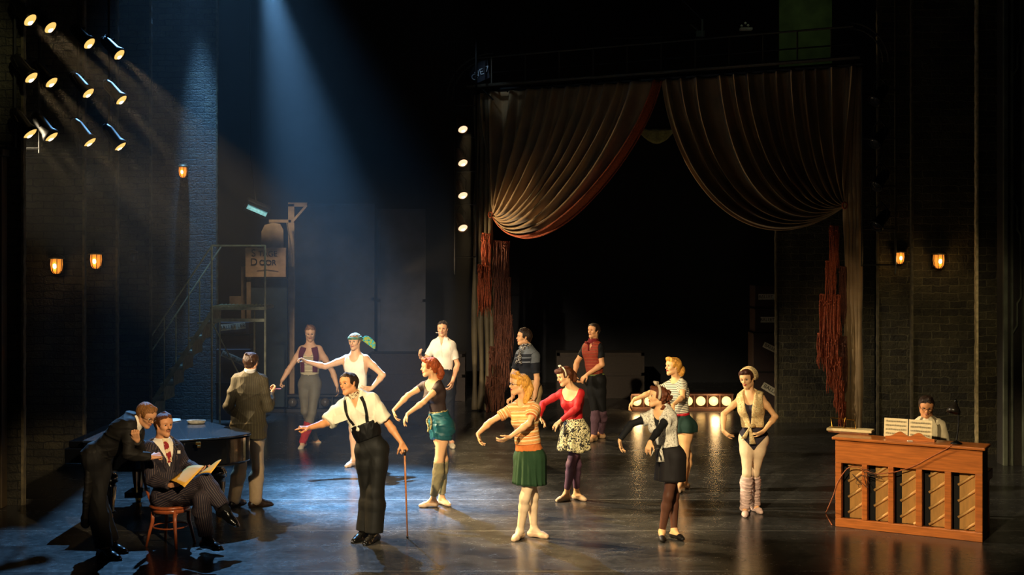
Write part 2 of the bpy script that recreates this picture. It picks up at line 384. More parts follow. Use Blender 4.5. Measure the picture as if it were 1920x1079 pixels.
def solid(prims, h, cuts=()):
    lo = np.min([p.bbox()[0] for p in prims if not p.sub], 0) - h; hi = np.max([p.bbox()[1] for p in prims if not p.sub], 0) + h
    n = np.ceil((hi - lo) / h).astype(int) + 1
    F = np.full(n, .05, np.float32)
    ax = [lo[i] + h * np.arange(n[i]) for i in range(3)]
    for p in sorted(prims, key=lambda q: q.sub):
        l, u = p.bbox(); i0 = np.maximum(0, np.floor((l - lo) / h).astype(int)); i1 = np.minimum(n, np.ceil((u - lo) / h).astype(int) + 1)
        if (i1 <= i0).any(): continue
        sl = tuple(slice(a, b) for a, b in zip(i0, i1))
        d = p.ev(ax[0][sl[0]][:, None, None], ax[1][sl[1]][None, :, None], ax[2][sl[2]][None, None, :]).astype(np.float32)
        f = F[sl]
        if p.sub: f = -f
        hh = np.maximum(p.k - np.abs(f - d), 0) / p.k
        r = np.minimum(f, d) - hh * hh * p.k * .25
        F[sl] = -r if p.sub else r
    if cuts:
        X, Y, Z = ax[0][:, None, None], ax[1][None, :, None], ax[2][None, None, :]
        for c in cuts: F = np.maximum(F, c(X, Y, Z).astype(np.float32))
    return surfnet(F, lo, h)
def wrinkle(vs, amp, freq, seed, warp=.5):
    rs = np.random.RandomState(seed); o = np.zeros(len(vs))
    w_ = np.sin(vs @ rs.normal(size=3) * freq * .4 + rs.rand() * 6) * warp
    for i in range(5):
        k = rs.normal(size=3); k /= np.linalg.norm(k); k[2] *= .7
        q = 1 - np.abs(np.sin(vs @ k * freq * .62 * (.5 + .6 * rs.rand()) + w_ * 2.5 + rs.rand() * 6)); o += q ** 2.2
    return o / 2.6 * amp
HRES = 1.0
class Fig:
    """a person: joints come from where they are in the photograph plus a depth, limbs keep human length"""
    def __init__(s, name, label, Y, H, pelvis, neck, head, yaw=0, hyaw=0, hpitch=0, hroll=0, hipyaw=None, sex='m', arms=None, legs=None, sh=None, shroll=0, lean=0., bend=0., build=1., skin=(214, 160, 118), hres=.0055, headsize=1., zground=0., neckd=None, shw=1.):
        s.s = H / 1.78; s.sex = sex; s.Y = Y; s.h = hres * HRES; s.pr = []; S = s.s; m = sex == 'm'; s.m = m
        s.skin = mat('skin_%d_%d_%d' % skin, skin, .5, var=.06, vs=14, bump=.03, bs=160, spec=.35)
        s.lip = mat('lips' if not m else 'lips_natural', (150, 28, 30) if not m else (165, 95, 78), .4)
        s.Pv = A3(P(*pelvis, Y)); s.N = A3(P(*neck, Y + lean)); s.Hd = A3(P(*head, Y + lean + (neckd if neckd is not None else -.02)))
        base = V((s.Pv[0], s.Pv[1], zground)); s.root = thing('person', label, 'person', base)
        U = s.N - s.Pv; s.L = np.linalg.norm(U); U /= s.L
        def fwd(a): a = math.radians(a); return np.array((math.sin(a), -math.cos(a), 0.))
        def axes(F_, U_): 
            R = np.cross(U_, F_); R /= np.linalg.norm(R); return R, np.cross(R, U_), U_
        R, F, U = axes(fwd(yaw), U); s.R, s.F, s.U = R, F, U
        hr, hf, hu = axes(fwd(hipyaw if hipyaw is not None else yaw), A3((0, 0, 1)) * .6 + U * .4); hu = np.cross(hf, -hr) if False else (A3((0,0,1))*.6+U*.4); hu /= np.linalg.norm(hu)
        s.hR, s.hF, s.hU = hr, hf, hu
        # head frame
        F0 = fwd(hyaw); U0 = A3((0, 0, 1)); R0 = np.cross(U0, F0)
        a = math.radians(hpitch); F1 = F0 * math.cos(a) + U0 * math.sin(a); U1 = U0 * math.cos(a) - F0 * math.sin(a)
        a = math.radians(hroll); s.HU = U1 * math.cos(a) + R0 * math.sin(a); s.HR = R0 * math.cos(a) - U1 * math.sin(a); s.HF = F1
        s.hs = (.935 if m else .92) * headsize * S ** .5
        pr = s.pr; k = .04
        def tl(r, f, u): return s.N - U * s.L + R * r * S + F * f * S + U * u * s.L / .55   # torso-local, u in .55 units
        s.tl = tl
        def hl(r, f, u): return s.Pv + hr * r * S + hf * f * S + hu * u * S
        s.hl = hl
        bl = build
        bv = F * bend   # bow of the spine (bending forward)
        def add(*a, **kw): pr.append(Prim(*a, **kw)); return pr[-1]
        # torso
        rh, rw, rc = ((.112, .112, .142) if m else (.114, .088, .116))
        rh *= S * bl; rw *= S * bl; rc *= S * bl
        sl = .8 * S
        add('hips', hl(-.06, -.01, -.02), hl(.06, -.01, -.02), rh * .82, rh * .82, k=.06, ax=hf, fl=.86)
        add('torso', hl(0, 0, .02), tl(0, 0, .20) - bv * .6, rh * 1.0, rw, k=.07, ax=F, fl=.74)
        add('torso', tl(0, 0, .20) - bv * .6, tl(0, .0, .38) - bv, rw, rc, k=.07, ax=F, fl=.70)
        add('torso', tl(-.035, -.008, .40) - bv, tl(.035, -.008, .40) - bv, rc * .86, rc * .86, k=.07, ax=F, fl=.72)
        add('torso', tl(0, -.01, .44) - bv * .7, tl(0, -.01, .50), rc * .8, .075 * S, k=.06, ax=F, fl=.72)
        shw_ = (.178 if m else .155) * shw
        rr = math.radians(shroll); shax = R * math.cos(rr) + U * math.sin(rr)
        base_sh = tl(0, -.005, .495)
        if sh: s.shL, s.shR = [A3(P(q[0], q[1], s.N[1] + (q[2] if len(q) > 2 else sg * shw_ * S * math.sin(math.radians(yaw))))) for q, sg in zip(sh, (-1, 1))]
        if sh: mdl = (s.shR - s.shL) * (.10 if m else .06); s.shL = s.shL + mdl; s.shR = s.shR - mdl
        else: s.shL = base_sh - shax * shw_ * S; s.shR = base_sh + shax * shw_ * S
        if s.shL[0] > s.shR[0] and not sh: s.shL, s.shR = s.shR, s.shL
        for q in (s.shL, s.shR):
            add('torso', tl(0, -.012, .50), q * .92 + tl(0, -.01, .5) * .08, .06 * S, (.052 if m else .040) * S, k=.05)
            add('traps', tl(0, -.02, .545), q * .8 + tl(0, 0, .5) * .2, .042 * S, .025 * S, k=.05)
        if m:
            for x in (-.07, .07): add('torso', tl(x, .055, .40) - bv, tl(x * 1.3, .05, .43) - bv, .055 * S, .05 * S, k=.06, ax=F, fl=.7)
        else:
            for x in (-.062, .062): add('torso', tl(x, .075, .355) - bv, tl(x, .06, .39) - bv, .052 * S, .04 * S, k=.05)
        for x in (-.062, .062): add('hips', hl(x, -.052, -.04), hl(x, -.04, -.01), (.064 if m else .070) * S, .06 * S, k=.06)
        # neck and head
        s.hc = s.Hd; Hs = s.hs
        def hd(r, f, u): return s.Hd + s.HR * r * Hs + s.HF * f * Hs + s.HU * u * Hs
        s.hd = hd
        nr = (.056 if m else .045) * S
        add('neck', s.N - U * .02, hd(0, -.03, -.075), nr * 1.12, nr, k=.04)
        for x in (-1, 1): add('neck', hd(.055 * x, -.02, -.05), s.N + R * .018 * x * S + F * .04 * S - U * .02, .012 * Hs, .012 * Hs, k=.02)
        HR_, HF_, HU_ = s.HR, s.HF, s.HU
        def ha(*a, **kw): p = Prim('head', *a, **kw); pr.append(p); return p
        ha(hd(0, -.03, .035), hd(0, .02, .035), .080 * Hs, .076 * Hs, k=.03)
        ha(hd(0, .03, .03), hd(0, .035, -.045), .062 * Hs, .047 * Hs, k=.03)
        for x in (-1, 1):
            ha(hd(.043 * x, .0, -.055), hd(.013 * x, .064, -.096), .020 * Hs, .015 * Hs, k=.035)
            ha(hd(.042 * x, .052, -.016), hd(.030 * x, .068, -.03), .020 * Hs, .014 * Hs, k=.022)
            ha(hd(.018 * x, .083, .026), hd(.042 * x, .07, .026), .012 * Hs, .011 * Hs, k=.012)
            ha(hd(.033 * x, .094, .006), hd(.033 * x, .094, .006), .0175 * Hs, .0175 * Hs, k=.012, sub=True)
            ha(hd(.012 * x, .090, -.030), hd(.006 * x, .094, -.028), .0085 * Hs, .008 * Hs, k=.006)
            ha(hd(.077 * x, -.008, .012), hd(.074 * x, .0, -.028), .017 * Hs, .010 * Hs, k=.006, ax=HR_ , fl=.5)
        ha(hd(0, .068, -.098), hd(0, .073, -.094), .018 * Hs, .016 * Hs, k=.02)
        ha(hd(0, .083, .020), hd(0, .108, -.022), .0085 * Hs, .0125 * Hs, k=.009)
        ha(hd(0, .078, -.055), hd(0, .080, -.055), .018 * Hs, .018 * Hs, k=.015)
        for x in (-1, 1):
            ha(hd(0, .0965, -.0505), hd(.016 * x, .088, -.053), .0055 * Hs, .004 * Hs, k=.004)
            ha(hd(0, .0945, -.0625), hd(.014 * x, .087, -.061), .0062 * Hs, .005 * Hs, k=.004)
        # arms
        ua, fa = .285 * S, .255 * S
        s.J = {}
        for side, A in zip('LR', arms):
            sh_ = s.shL if side == 'L' else s.shR
            e = s.solve(sh_, A[0], ua); wv = s.solve(e, A[1], fa)
            s.J['el' + side] = e; s.J['wr' + side] = wv
            ra, rb, rc_, rd = (.050, .037, .041, .0265) if m else (.040, .031, .034, .0215)
            d1 = e - sh_; d2 = wv - e
            ra, rb, rc_, rd = [q * S * (bl if m else 1) for q in (ra, rb, rc_, rd)]
            add('upperarm' + side, sh_, sh_ + d1 * .45, ra, ra * .92, k=.03, al0=0)
            add('upperarm' + side, sh_ + d1 * .4, e, ra * .93, rb, k=.02, al0=.4 * np.linalg.norm(d1))
            add('forearm' + side, e, e + d2 * .28, rb, rc_, k=.02, al0=.3)
            add('forearm' + side, e + d2 * .26, wv, rc_, rd, k=.02, al0=.3 + .26 * np.linalg.norm(d2))
            hp = A[2]
            tip = s.solve(wv, (hp[0], hp[1], hp[2]), .17 * S)
            s.hand(side, wv, tip - wv, hp[3], hp[4] if len(hp) > 4 else 'soft', hp[5] if len(hp) > 5 else 1, d2)
        # legs: hip, knee(px,py,depth offset), ankle(px,py[,height or absolute depth]), foot yaw, foot pitch
        if legs:
            for side, Lg in zip('LR', legs):
                x = -1 if side == 'L' else 1
                if hr[0] < 0: x = -x
                hip = hl(.080 * x, 0, -.045)
                kn = A3(P(Lg[0][0], Lg[0][1], Y + Lg[0][2]))
                if len(Lg[1]) > 2: an = A3(P(Lg[1][0], Lg[1][1], Y + Lg[1][2]))
                else: an = A3(G(Lg[1][0], Lg[1][1], .085 * S + zground))
                s.J['hip' + side], s.J['kn' + side], s.J['an' + side] = hip, kn, an
                t = an - kn; tn = t / np.linalg.norm(t)
                ff = fwd(Lg[2]); back = -ff
                r1, r2, r3, r4, r5 = (.082, .074, .052, .056, .036) if m else (.090, .078, .050, .052, .031)
                r1, r2, r3, r4, r5 = [q * S for q in (r1, r2, r3, r4, r5)]
                d = kn - hip
                add('thigh' + side, hip, hip + d * .35, r1, r2, k=.05, al0=0)
                add('thigh' + side, hip + d * .3, kn, r2, r3, k=.03, al0=.3 * .42)
                kb = -(np.cross(np.cross(tn, ff), tn)); kb = kb / max(1e-6, np.linalg.norm(kb))
                add('shin' + side, kn, kn + t * .3 + kb * .012 * -1 * -1, r3, r4, k=.03, al0=.42)
                add('shin' + side, kn + t * .28 + kb * .012, an, r4, r5, k=.025, al0=.42 + .28 * .42)
                s.foot(side, an, ff, Lg[3] if len(Lg) > 3 else 0)
        s.body()
    def solve(s, frm, px, L):
        """point on the camera ray of pixel (px,py) at length L from frm; px[2]>0 goes away from the audience"""
        o = A3((0, 0, CAMH)); d = A3(P(px[0], px[1], 1.)) - o; d /= np.linalg.norm(d)
        t0 = (frm - o).dot(d); q = o + d * t0; m = np.linalg.norm(q - frm)
        if m >= L: return q
        sg = px[2]; off = math.sqrt(L * L - m * m)
        if abs(sg) <= 1: off *= abs(sg) if abs(sg) > 1e-6 else 0
        return q + d * off * (1 if sg > 0 else -1)
    def hand(s, side, w_, Dv, Nv, pose, th, farm):
        S = s.s * (1.0 if s.m else .93); Dv = Dv / np.linalg.norm(Dv); Nv = A3(Nv); Nv = Nv - Dv * Nv.dot(Dv); Nv /= np.linalg.norm(Nv)
        Sd = np.cross(Dv, Nv) * th; tg = 'hand' + side; add = lambda *a, **k: s.pr.append(Prim(tg, *a, **k))
        s.J['hand' + side] = w_ + Dv * .08 * S; s.J['hN' + side] = Nv; s.J['hD' + side] = Dv
        for x in (-.024, 0, .022):
            add(w_ + Dv * .012 * S + Sd * x * .6 * S, w_ + Dv * .082 * S + Sd * x * 1.15 * S, .016 * S, .0135 * S, k=.014, ax=Nv, fl=.85)
        cur = {'soft': (8, 14, 10), 'ballet': (18, 14, 8), 'relax': (25, 30, 20), 'fist': (80, 95, 50), 'hold': (45, 55, 35), 'point': (8, 5, 5), 'grip': (62, 75, 40)}[pose]
        fl = (.070, .079, .074, .058); xs = (.030, .010, -.010, -.029)
        for i in range(4):
            c = list(cur)
            if pose == 'ballet' : c = [c[0] + (14 if i == 1 else 6 * (i - 1) * .5), c[1] + (8 if i == 1 else 0), c[2]]
            if pose == 'point' and i > 0: c = (70, 80, 40)
            if pose == 'soft' and i == 0: c = (0, 8, 5)
            sp = (1.5 - i) * (.10 if pose in ('soft', 'ballet', 'point') else .03)
            d = Dv + Sd * sp; d /= np.linalg.norm(d); p = w_ + Dv * .084 * S + Sd * xs[i] * S; a = 0
            for j, fr in enumerate((.45, .30, .25)):
                a += math.radians(c[j]); dd = d * math.cos(a) + Nv * math.sin(a)
                q = p + dd * fl[i] * fr * S * 1.08
                r0 = (.0092, .0083, .0076)[j] * S; r1 = (.0083, .0076, .0066)[j] * S
                add(p, q, r0, r1, k=.0045); p = q
        ta = {'fist': 50, 'grip': 40, 'hold': 35}.get(pose, 12)
        p = w_ + Dv * .022 * S + Sd * .024 * S; t1 = Dv * .62 + Sd * .7 + Nv * .25; t1 /= np.linalg.norm(t1)
        q = p + t1 * .042 * S; add(p, q, .0145 * S, .0105 * S, k=.012)
        t2 = Dv * .85 + Sd * .25 + Nv * math.sin(math.radians(ta)) * 1.2; t2 /= np.linalg.norm(t2)
        q2 = q + t2 * .030 * S; add(q, q2, .0098 * S, .0085 * S, k=.005); add(q2, q2 + (t2 * .8 + Nv * .3) * .024 * S, .0085 * S, .007 * S, k=.004)
    def foot(s, side, an, ff, pitch=0):
        S = s.s * (1 if s.m else .92); a = math.radians(pitch); up = A3((0, 0, 1)); d = ff * math.cos(a) - up * math.sin(a); u = up * math.cos(a) + ff * math.sin(a)
        add = lambda *a_, **k: s.pr.append(Prim('foot' + side, *a_, **k)); s.J['ff' + side] = d; s.J['fu' + side] = u
        hl = an - d * .040 * S - u * .052 * S; ball = an + d * .115 * S - u * .058 * S; toe = an + d * .170 * S - u * .066 * S
        add(an, hl, .034 * S, .030 * S, k=.03); add(hl, ball, .028 * S, .026 * S, k=.03)
        add(an + d * .01 * S, ball, .032 * S, .022 * S, k=.03); sd = np.cross(u, d)
        for x in (-1, 1): add(ball + sd * .014 * x * S, toe + sd * .008 * x * S, .022 * S, .0155 * S, k=.02)
    def mesh(s, name, prims, m, h, parent=None, amp=0, freq=40, seed=1, cuts=(), attr=False, smooth=0):
        vs, qs = solid(prims, h, cuts)
        if attr: pat = s.pattern(vs, prims)
        if amp:
            me0 = npmesh('t', vs, qs, m); nr = np.zeros(len(vs) * 3, np.float32); me0.vertices.foreach_get('normal', nr); D.meshes.remove(me0)
            vs = vs + nr.reshape(-1, 3) * wrinkle(vs, amp, freq, seed)[:, None]
        me = npmesh(name, vs, qs, m)
        if attr:
            at = me.attributes.new('pat', 'FLOAT_VECTOR', 'POINT'); at.data.foreach_set('vector', pat.astype(np.float32).ravel())
        o = D.objects.new(name, me); COL.objects.link(o); par = parent or s.root; o.parent = par
        if parent is None: o.matrix_parent_inverse = par.matrix_basis.inverted()
        return o
    def pattern(s, vs, prims):
        best = np.full(len(vs), 9.); out = np.zeros((len(vs), 3)); x, y, z = vs.T
        for p in prims:
            if p.sub: continue
            d = p.ev(x, y, z); m = d < best
            if not m.any(): continue
            q = vs[m]
            if p.tag in ('torso', 'hips', 'traps', 'neck', 'extra'):
                rel = q - s.Pv; al = rel @ s.U; r = rel @ s.R; f = rel @ s.F; arc = np.arctan2(r, f * 1.35 + 1e-9) * .125
            else:
                dd = p.b - p.a; n = np.linalg.norm(dd); dd = dd / max(n, 1e-9); rel = q - p.a; al = rel @ dd + p.al0
                e1 = np.cross(dd, A3((.3, 1, .2))); e1 /= np.linalg.norm(e1); e2 = np.cross(dd, e1)
                arc = np.arctan2(rel @ e1, rel @ e2) * .05 * (1.3 if p.tag.startswith('thigh') or p.tag.startswith('shin') else 1)
            out[m] = np.stack([arc, al, np.zeros(len(al))], 1) + 5; best[m] = d[m]
        return out
    def body(s): 
        s.bodyo = s.mesh('body', s.pr, s.skin, s.h)
        # eyes, brows, mouth
        Hs = s.hs; wm = emat_eye(); 
        for x in (-1, 1):
            vs, qs = solid([Prim('e', s.hd(.031 * x, .0760, .006), s.hd(.031 * x, .0760, .006), .0140 * Hs, .0140 * Hs, k=.001, ax=s.HU, fl=.66)], .0025)
            o = s.simple('eye', vs, qs, [wm, mat('iris', (38, 24, 18), .25)])
            c = s.hd(.031 * x, .0750, .006); ir = s.hd(.031 * x, .12, .006)
            me = o.data; idx = []
            dv = ir - c; dv /= np.linalg.norm(dv)
            for f in me.polygons:
                r = A3(f.center) - c; idx.append(1 if (r / max(1e-9, np.linalg.norm(r))).dot(dv) > .72 else 0)
            me.polygons.foreach_set('material_index', idx)
            # upper lid with lashes
            up = .0155 * Hs
            lid = MB().tube([c + (s.HF * math.cos(a_) * .0145 + s.HR * x * math.sin(a_) * .0150 + s.HU * (.0040 - .003 * abs(a_))) * Hs for a_ in (-.9, -.45, 0, .45, .95)], [.0012, .0022, .0024, .0022, .0012] if s.m else [.0016, .0030, .0034, .0032, .0018], 6)
            lid.build('eyelid', mat('lash', (30, 18, 14), .6) if not s.m else mat('lash_m', (70, 42, 30), .6), s.root, smooth=True)
            br = MB().tube([s.hd(x * .014, .0915, .026), s.hd(x * .027, .0905, .032), s.hd(x * .040, .084, .032), s.hd(x * .050, .074, .026)], [.0028, .0034 if s.m else .0024, .0028 if s.m else .002, .0012], 6)
            br.build('eyebrow', mat('brow', (48, 28, 16), .8), s.root, smooth=True)
        fc = BVHTree.FromPolygons([v.co[:] for v in s.bodyo.data.vertices], [p.vertices[:] for p in s.bodyo.data.polygons])
        def onface(r, u, l=.0):
            q = V(s.hd(r, .2, u)); h_ = fc.ray_cast(q, -V(s.HF), .4); return (h_[0] if h_[0] is not None else V(s.hd(r, .09, u))) + V(s.HF) * l
        xs = (-.024, -.015, -.006, 0, .006, .015, .024)
        MB().tube([onface(x, -.0525 + .002 * (abs(x) < .01)) for x in xs], [r_ * Hs for r_ in (.001, .0034, .0042, .0036, .0042, .0034, .001)], 8).tube([onface(x * .9, -.0600 + abs(x) * .12) for x in xs], [r_ * Hs for r_ in (.001, .0034, .0048, .0050, .0048, .0034, .001)], 8).build('lips', s.lip, s.root, smooth=True)
    def simple(s, name, vs, qs, mats, parent=None):
        me = npmesh(name, vs, qs, mats[0]); [me.materials.append(q) for q in mats[1:]]
        o = D.objects.new(name, me); COL.objects.link(o); o.parent = parent or s.root
        if parent is None: o.matrix_parent_inverse = s.root.matrix_basis.inverted()
        return o
    # -------------------------------------------------------------- clothes
    def wear(s, name, m, parts, off=.008, offs=None, cuts=None, h=None, amp=.006, freq=45, seed=1, extra=(), attr=False, gcuts=(), parent=None):
        """cloth grown from the limbs it covers. parts: {tag: (t0, t1)} or list of tags; cuts {tag: [functions]}"""
        if not isinstance(parts, dict): parts = {p: (0, 1) for p in parts}
        pl = []; cuts = dict(cuts or {})
        if 'hips' in parts and 'hips' in cuts and 'torso' not in parts and any(k.startswith('thigh') for k in parts):
            parts = dict(parts); parts['torso'] = (0, 1); cuts['torso'] = cuts['hips']; offs = dict(offs or {}); offs.setdefault('torso', offs.get('hips', off))
        for tg, (t0, t1) in parts.items():
            ps = [p for p in s.pr if p.tag == tg and not p.sub]; o_ = (offs or {}).get(tg, off)
            if len(ps) == 2 and (t0 > 0 or t1 < 1):     # two-piece limb, cut by a plane at the overall fraction
                a, b = ps[0].a, ps[1].b; d = (b - a) / np.linalg.norm(b - a)
                for p in ps:
                    q = p.grown(o_ if not isinstance(o_, tuple) else o_[0]); 
                    if isinstance(o_, tuple): 
                        i = ps.index(p); mid = (o_[0] + o_[1]) / 2; q = p.grown(0); q.ra += (o_[0], mid)[i]; q.rb += (mid, o_[1])[i]
                    if t1 < 1: q.trim.append(('pl', a + (b - a) * t1, d))
                    if t0 > 0: q.trim.append(('pl', a + (b - a) * t0, -d))
                    pl.append(q)
            else:
                for i, p in enumerate(ps):
                    if isinstance(o_, tuple):
                        mid = (o_[0] + o_[1]) / 2; q = p.grown(0, t0, t1); lo_, hi_ = ((o_[0], mid), (mid, o_[1]))[i] if len(ps) == 2 else o_
                        q.ra += lo_; q.rb += hi_
                    else: q = p.grown(o_, t0, t1)
                    pl.append(q)
        limb = any(k.startswith(('upperarm', 'forearm')) for k in parts); gl = list(gcuts)
        for tg, cs in cuts.items():
            for c in cs:
                if getattr(c, 'glob', 0) or (not limb and len(set(parts) - {'torso', 'hips', 'traps', 'neck'}) == 0 and tg == 'torso'):
                    if c not in gl: gl.append(c)
                for p in pl:
                    if p.tag == tg: p.trim.append(('fn', c))
        gcuts = gl
        pl += list(extra)
        return s.mesh(name, pl, m, h or max(s.h, .006 * HRES), parent, amp, freq, seed, gcuts, attr)
    def tloc(s, X, Y, Z):
        x, y, z = X - s.Pv[0], Y - s.Pv[1], Z - s.Pv[2]; k = .55 / s.L
        return ((x * s.R[0] + y * s.R[1] + z * s.R[2]) / s.s, (x * s.F[0] + y * s.F[1] + z * s.F[2]) / s.s, (x * s.U[0] + y * s.U[1] + z * s.U[2]) * k)
    def below(s, u, tilt=0, slope=0):       # removes what is above torso height u
        return lambda X, Y, Z: (lambda q: q[2] - u - tilt * q[1] - slope * q[0])(s.tloc(X, Y, Z))
    def above(s, u, tilt=0, slope=0):
        return lambda X, Y, Z: (lambda q: u + tilt * q[1] + slope * q[0] - q[2])(s.tloc(X, Y, Z))
    def scoop(s, w_=.1, depth=.12, back=.03):  # round neckline
        def f(X, Y, Z):
            r, fo, u = s.tloc(X, Y, Z); dd = np.where(fo > 0, depth, back)
            return (1 - np.sqrt((r / w_) ** 2 + ((u - .57) / dd) ** 2)) * min(w_, .05)
        f.glob = 1; return f
    def vee(s, top=.56, bot=.36, w_=.07, fmin=0.0):
        def f(X, Y, Z):
            r, fo, u = s.tloc(X, Y, Z)
            t = (w_ * (u - bot) / (top - bot) - np.abs(r)) * .9
            return np.where((fo > fmin) & (fo < .21), np.minimum(t, .05), -.05)
        f.glob = 1; return f
    def ribbon(s, name, pts, width, m, lift=.008, target=None, n=None, out=None):
        """strap lying on the clothes: pts are torso-local (r,f,u) start points, pulled onto the surface from outside"""
        mesh_o = target or s.bodyo
        dg = None; bv_ = BVHTree.FromPolygons([v.co[:] for v in mesh_o.data.vertices], [p.vertices[:] for p in mesh_o.data.polygons])
        def cast(q, d):
            hit = bv_.ray_cast(q + d * .3, -d, .6)
            return (hit[0], hit[1]) if hit[0] is not None else (None, d)
        P3 = []
        for p in spline(pts, 4):
            q = V(s.tl(*p)); c = V(s.tl(0, 0, p[2])); d = (q - c); d -= V(s.U) * d.dot(V(s.U)) * .8; d.normalize(); tt = min(1, max(0, (p[2] - .47) / .08)); d = (d * (1 - tt) + V(s.U) * tt * 1.2).normalized()
            h0, nn = cast(c, d)
            P3.append((h0 if h0 is not None else q, nn, d))
        g = []
        for i, (p, nn, d) in enumerate(P3):
            t = P3[min(i + 1, len(P3) - 1)][0] - P3[max(i - 1, 0)][0]; t.normalize(); sd = t.cross(d).normalized(); row = []
            for k in (-.5, -.17, .17, .5):
                hh, n2 = cast(p + sd * width * k - d * .1, d)
                if hh is None or (hh - p).length > width: hh = p + sd * width * k
                row.append(hh + d * lift)
            g.append(row)
        mb = MB().sheet(g, .004); o = mb.build(name, m, s.root, smooth=False)
        return o
    def skirt(s, name, m, u0, hem, r0, r1, flat=.8, pleats=0, pamp=.012, cen=None, drop=(0, 0, 0), attr=False, amp=.0, sd=0, n=96, rows=14, hipr=None, hemwave=0., parent=None):
        """hanging cloth from torso height u0 down to world height hem"""
        bvh = BVHTree.FromPolygons([v.co[:] for v in s.bodyo.data.vertices], [p.vertices[:] for p in s.bodyo.data.polygons])
        top = s.tl(0, 0, u0); bot = A3((top[0] + drop[0], top[1] + drop[1], hem)); g = []; rn = random.Random(sd); ph = [rn.random() * 6 for _ in range(6)]
        for i in range(rows + 1):
            t = i / rows; c = top + (bot - top) * t; row = []
            r = r0 + (r1 - r0) * t if hipr is None else (r0 + (hipr - r0) * min(1, t / .4) ** .6 if t < .4 else hipr + (r1 - hipr) * (t - .4) / .6)
            tiltU = A3((0, 0, 1)) * t + s.U * (1 - t)
            for k in range(n + 1):
                a = 2 * math.pi * k / n; wv = 0
                if pleats: wv = pamp * (math.sin(pleats * a + ph[0]) * .7 + math.sin((pleats * .63) * a + ph[1]) * .3 * (1 if k % n else 1)) * min(1, t * 1.6 + .08)
                wv += amp * math.sin(3 * a + ph[2] + t * 3) * t
                rr = r + wv * (0 if False else 1)
                dv = s.hR * math.sin(a) * rr + s.hF * math.cos(a) * rr * flat
                q = c + dv; q[2] = c[2] - (dv.dot(s.U) * (1 - t) if False else 0) + (hemwave * math.sin(4 * a + ph[3]) * t if hemwave else 0)
                tl_ = dv.dot(A3((s.U[0], s.U[1], 0))) * (1 - t); q[2] -= tl_
                dn = V((dv[0], dv[1], 0)).normalized(); hit = bvh.ray_cast(V((c[0], c[1], q[2])) + dn * .3, -dn, .3)
                if hit[0] is not None:
                    need = (hit[0] - V((c[0], c[1], q[2]))).length + .010 + (pamp * .8 + wv * .8 if pleats else 0) * min(1, t * 2); cur = math.hypot(q[0] - c[0], q[1] - c[1])
                    mn_ = need - cur
                    if 0 < mn_ < .09: q = A3((q[0] + dn.x * mn_, q[1] + dn.y * mn_, q[2]))
                if g and t > .15:
                    pc = top + (bot - top) * ((i - 1) / rows); pr_ = math.hypot(g[-1][k][0] - pc[0], g[-1][k][1] - pc[1]); cu = math.hypot(q[0] - c[0], q[1] - c[1])
                    if cu < pr_ - .001: q = A3((c[0] + (q[0] - c[0]) * (pr_ - .001) / cu, c[1] + (q[1] - c[1]) * (pr_ - .001) / cu, q[2]))
                row.append(q)
            row[-1] = row[0]; g.append(row)
        mb = MB().sheet(g, -.003)
        o = mb.build(name, m, parent or s.root, smooth=True, fix=True)
        return o
    def hair(s, m, style, seed=3, extra=(), h=.005, cap=None):
        cap = cap or (.0065 if s.m else .010)
        Hs = s.hs; hd = s.hd; pl = []
        back = {'short': 0, 'long': 1}.get(style, 0)
        def front(X, Y, Z, s=s):
            x, y, z = (X - s.Hd[0]) / Hs, (Y - s.Hd[1]) / Hs, (Z - s.Hd[2]) / Hs
            r = x * s.HR[0] + y * s.HR[1] + z * s.HR[2]; f = x * s.HF[0] + y * s.HF[1] + z * s.HF[2]; u = x * s.HU[0] + y * s.HU[1] + z * s.HU[2]
            ir = .003 * np.cos(r * 130) + .002 * np.sin(r * 310)
            a = np.maximum(np.minimum(f - .040 - .12 * np.abs(r), .086 + ir - .30 * np.abs(r) - u), np.minimum(f + .012, -.014 - u))
            b = -.044 - u - np.clip(-f, 0, 1) * .30                              # nape
            if back: b = -.075 - u
            return np.maximum(a, b) * Hs
        for a_, b_, ra, rb in (((0, -.032, .037), (0, .018, .040), .080, .077), ((0, -.045, .01), (0, -.045, -.03), .070, .055)):
            p = Prim('hair', hd(*a_), hd(*b_), (ra + cap) * Hs, (rb + cap) * Hs, k=.02); p.trim.append(('fn', front)); pl.append(p)
        for e in extra:
            a_, b_, ra, rb = e[:4]; pl.append(Prim('hair', hd(*a_), hd(*b_), ra * Hs, rb * Hs, k=e[4] if len(e) > 4 else .008))
        return s.mesh('hair', pl, m, h * HRES, None, .003, 150, seed)
    def glasses(s, m):
        g = MB(); 
        for x in (-1, 1):
            c = s.hd(.032 * x, .104, .004); pts = [c + s.HR * math.cos(a) * .021 * s.hs + s.HU * math.sin(a) * .017 * s.hs for a in np.linspace(0, 2 * math.pi, 15)]
            g.tube(pts, .0018, 6, cap=False); g.tube([s.hd(.052 * x, .102, .008), s.hd(.078 * x, .06, .008), s.hd(.084 * x, -.01, .006)], .0016, 6)
        g.tube([s.hd(-.011, .106, .008), s.hd(0, .110, .010), s.hd(.011, .106, .008)], .0016, 6)
        return g.build('glasses', m, s.root, smooth=True)
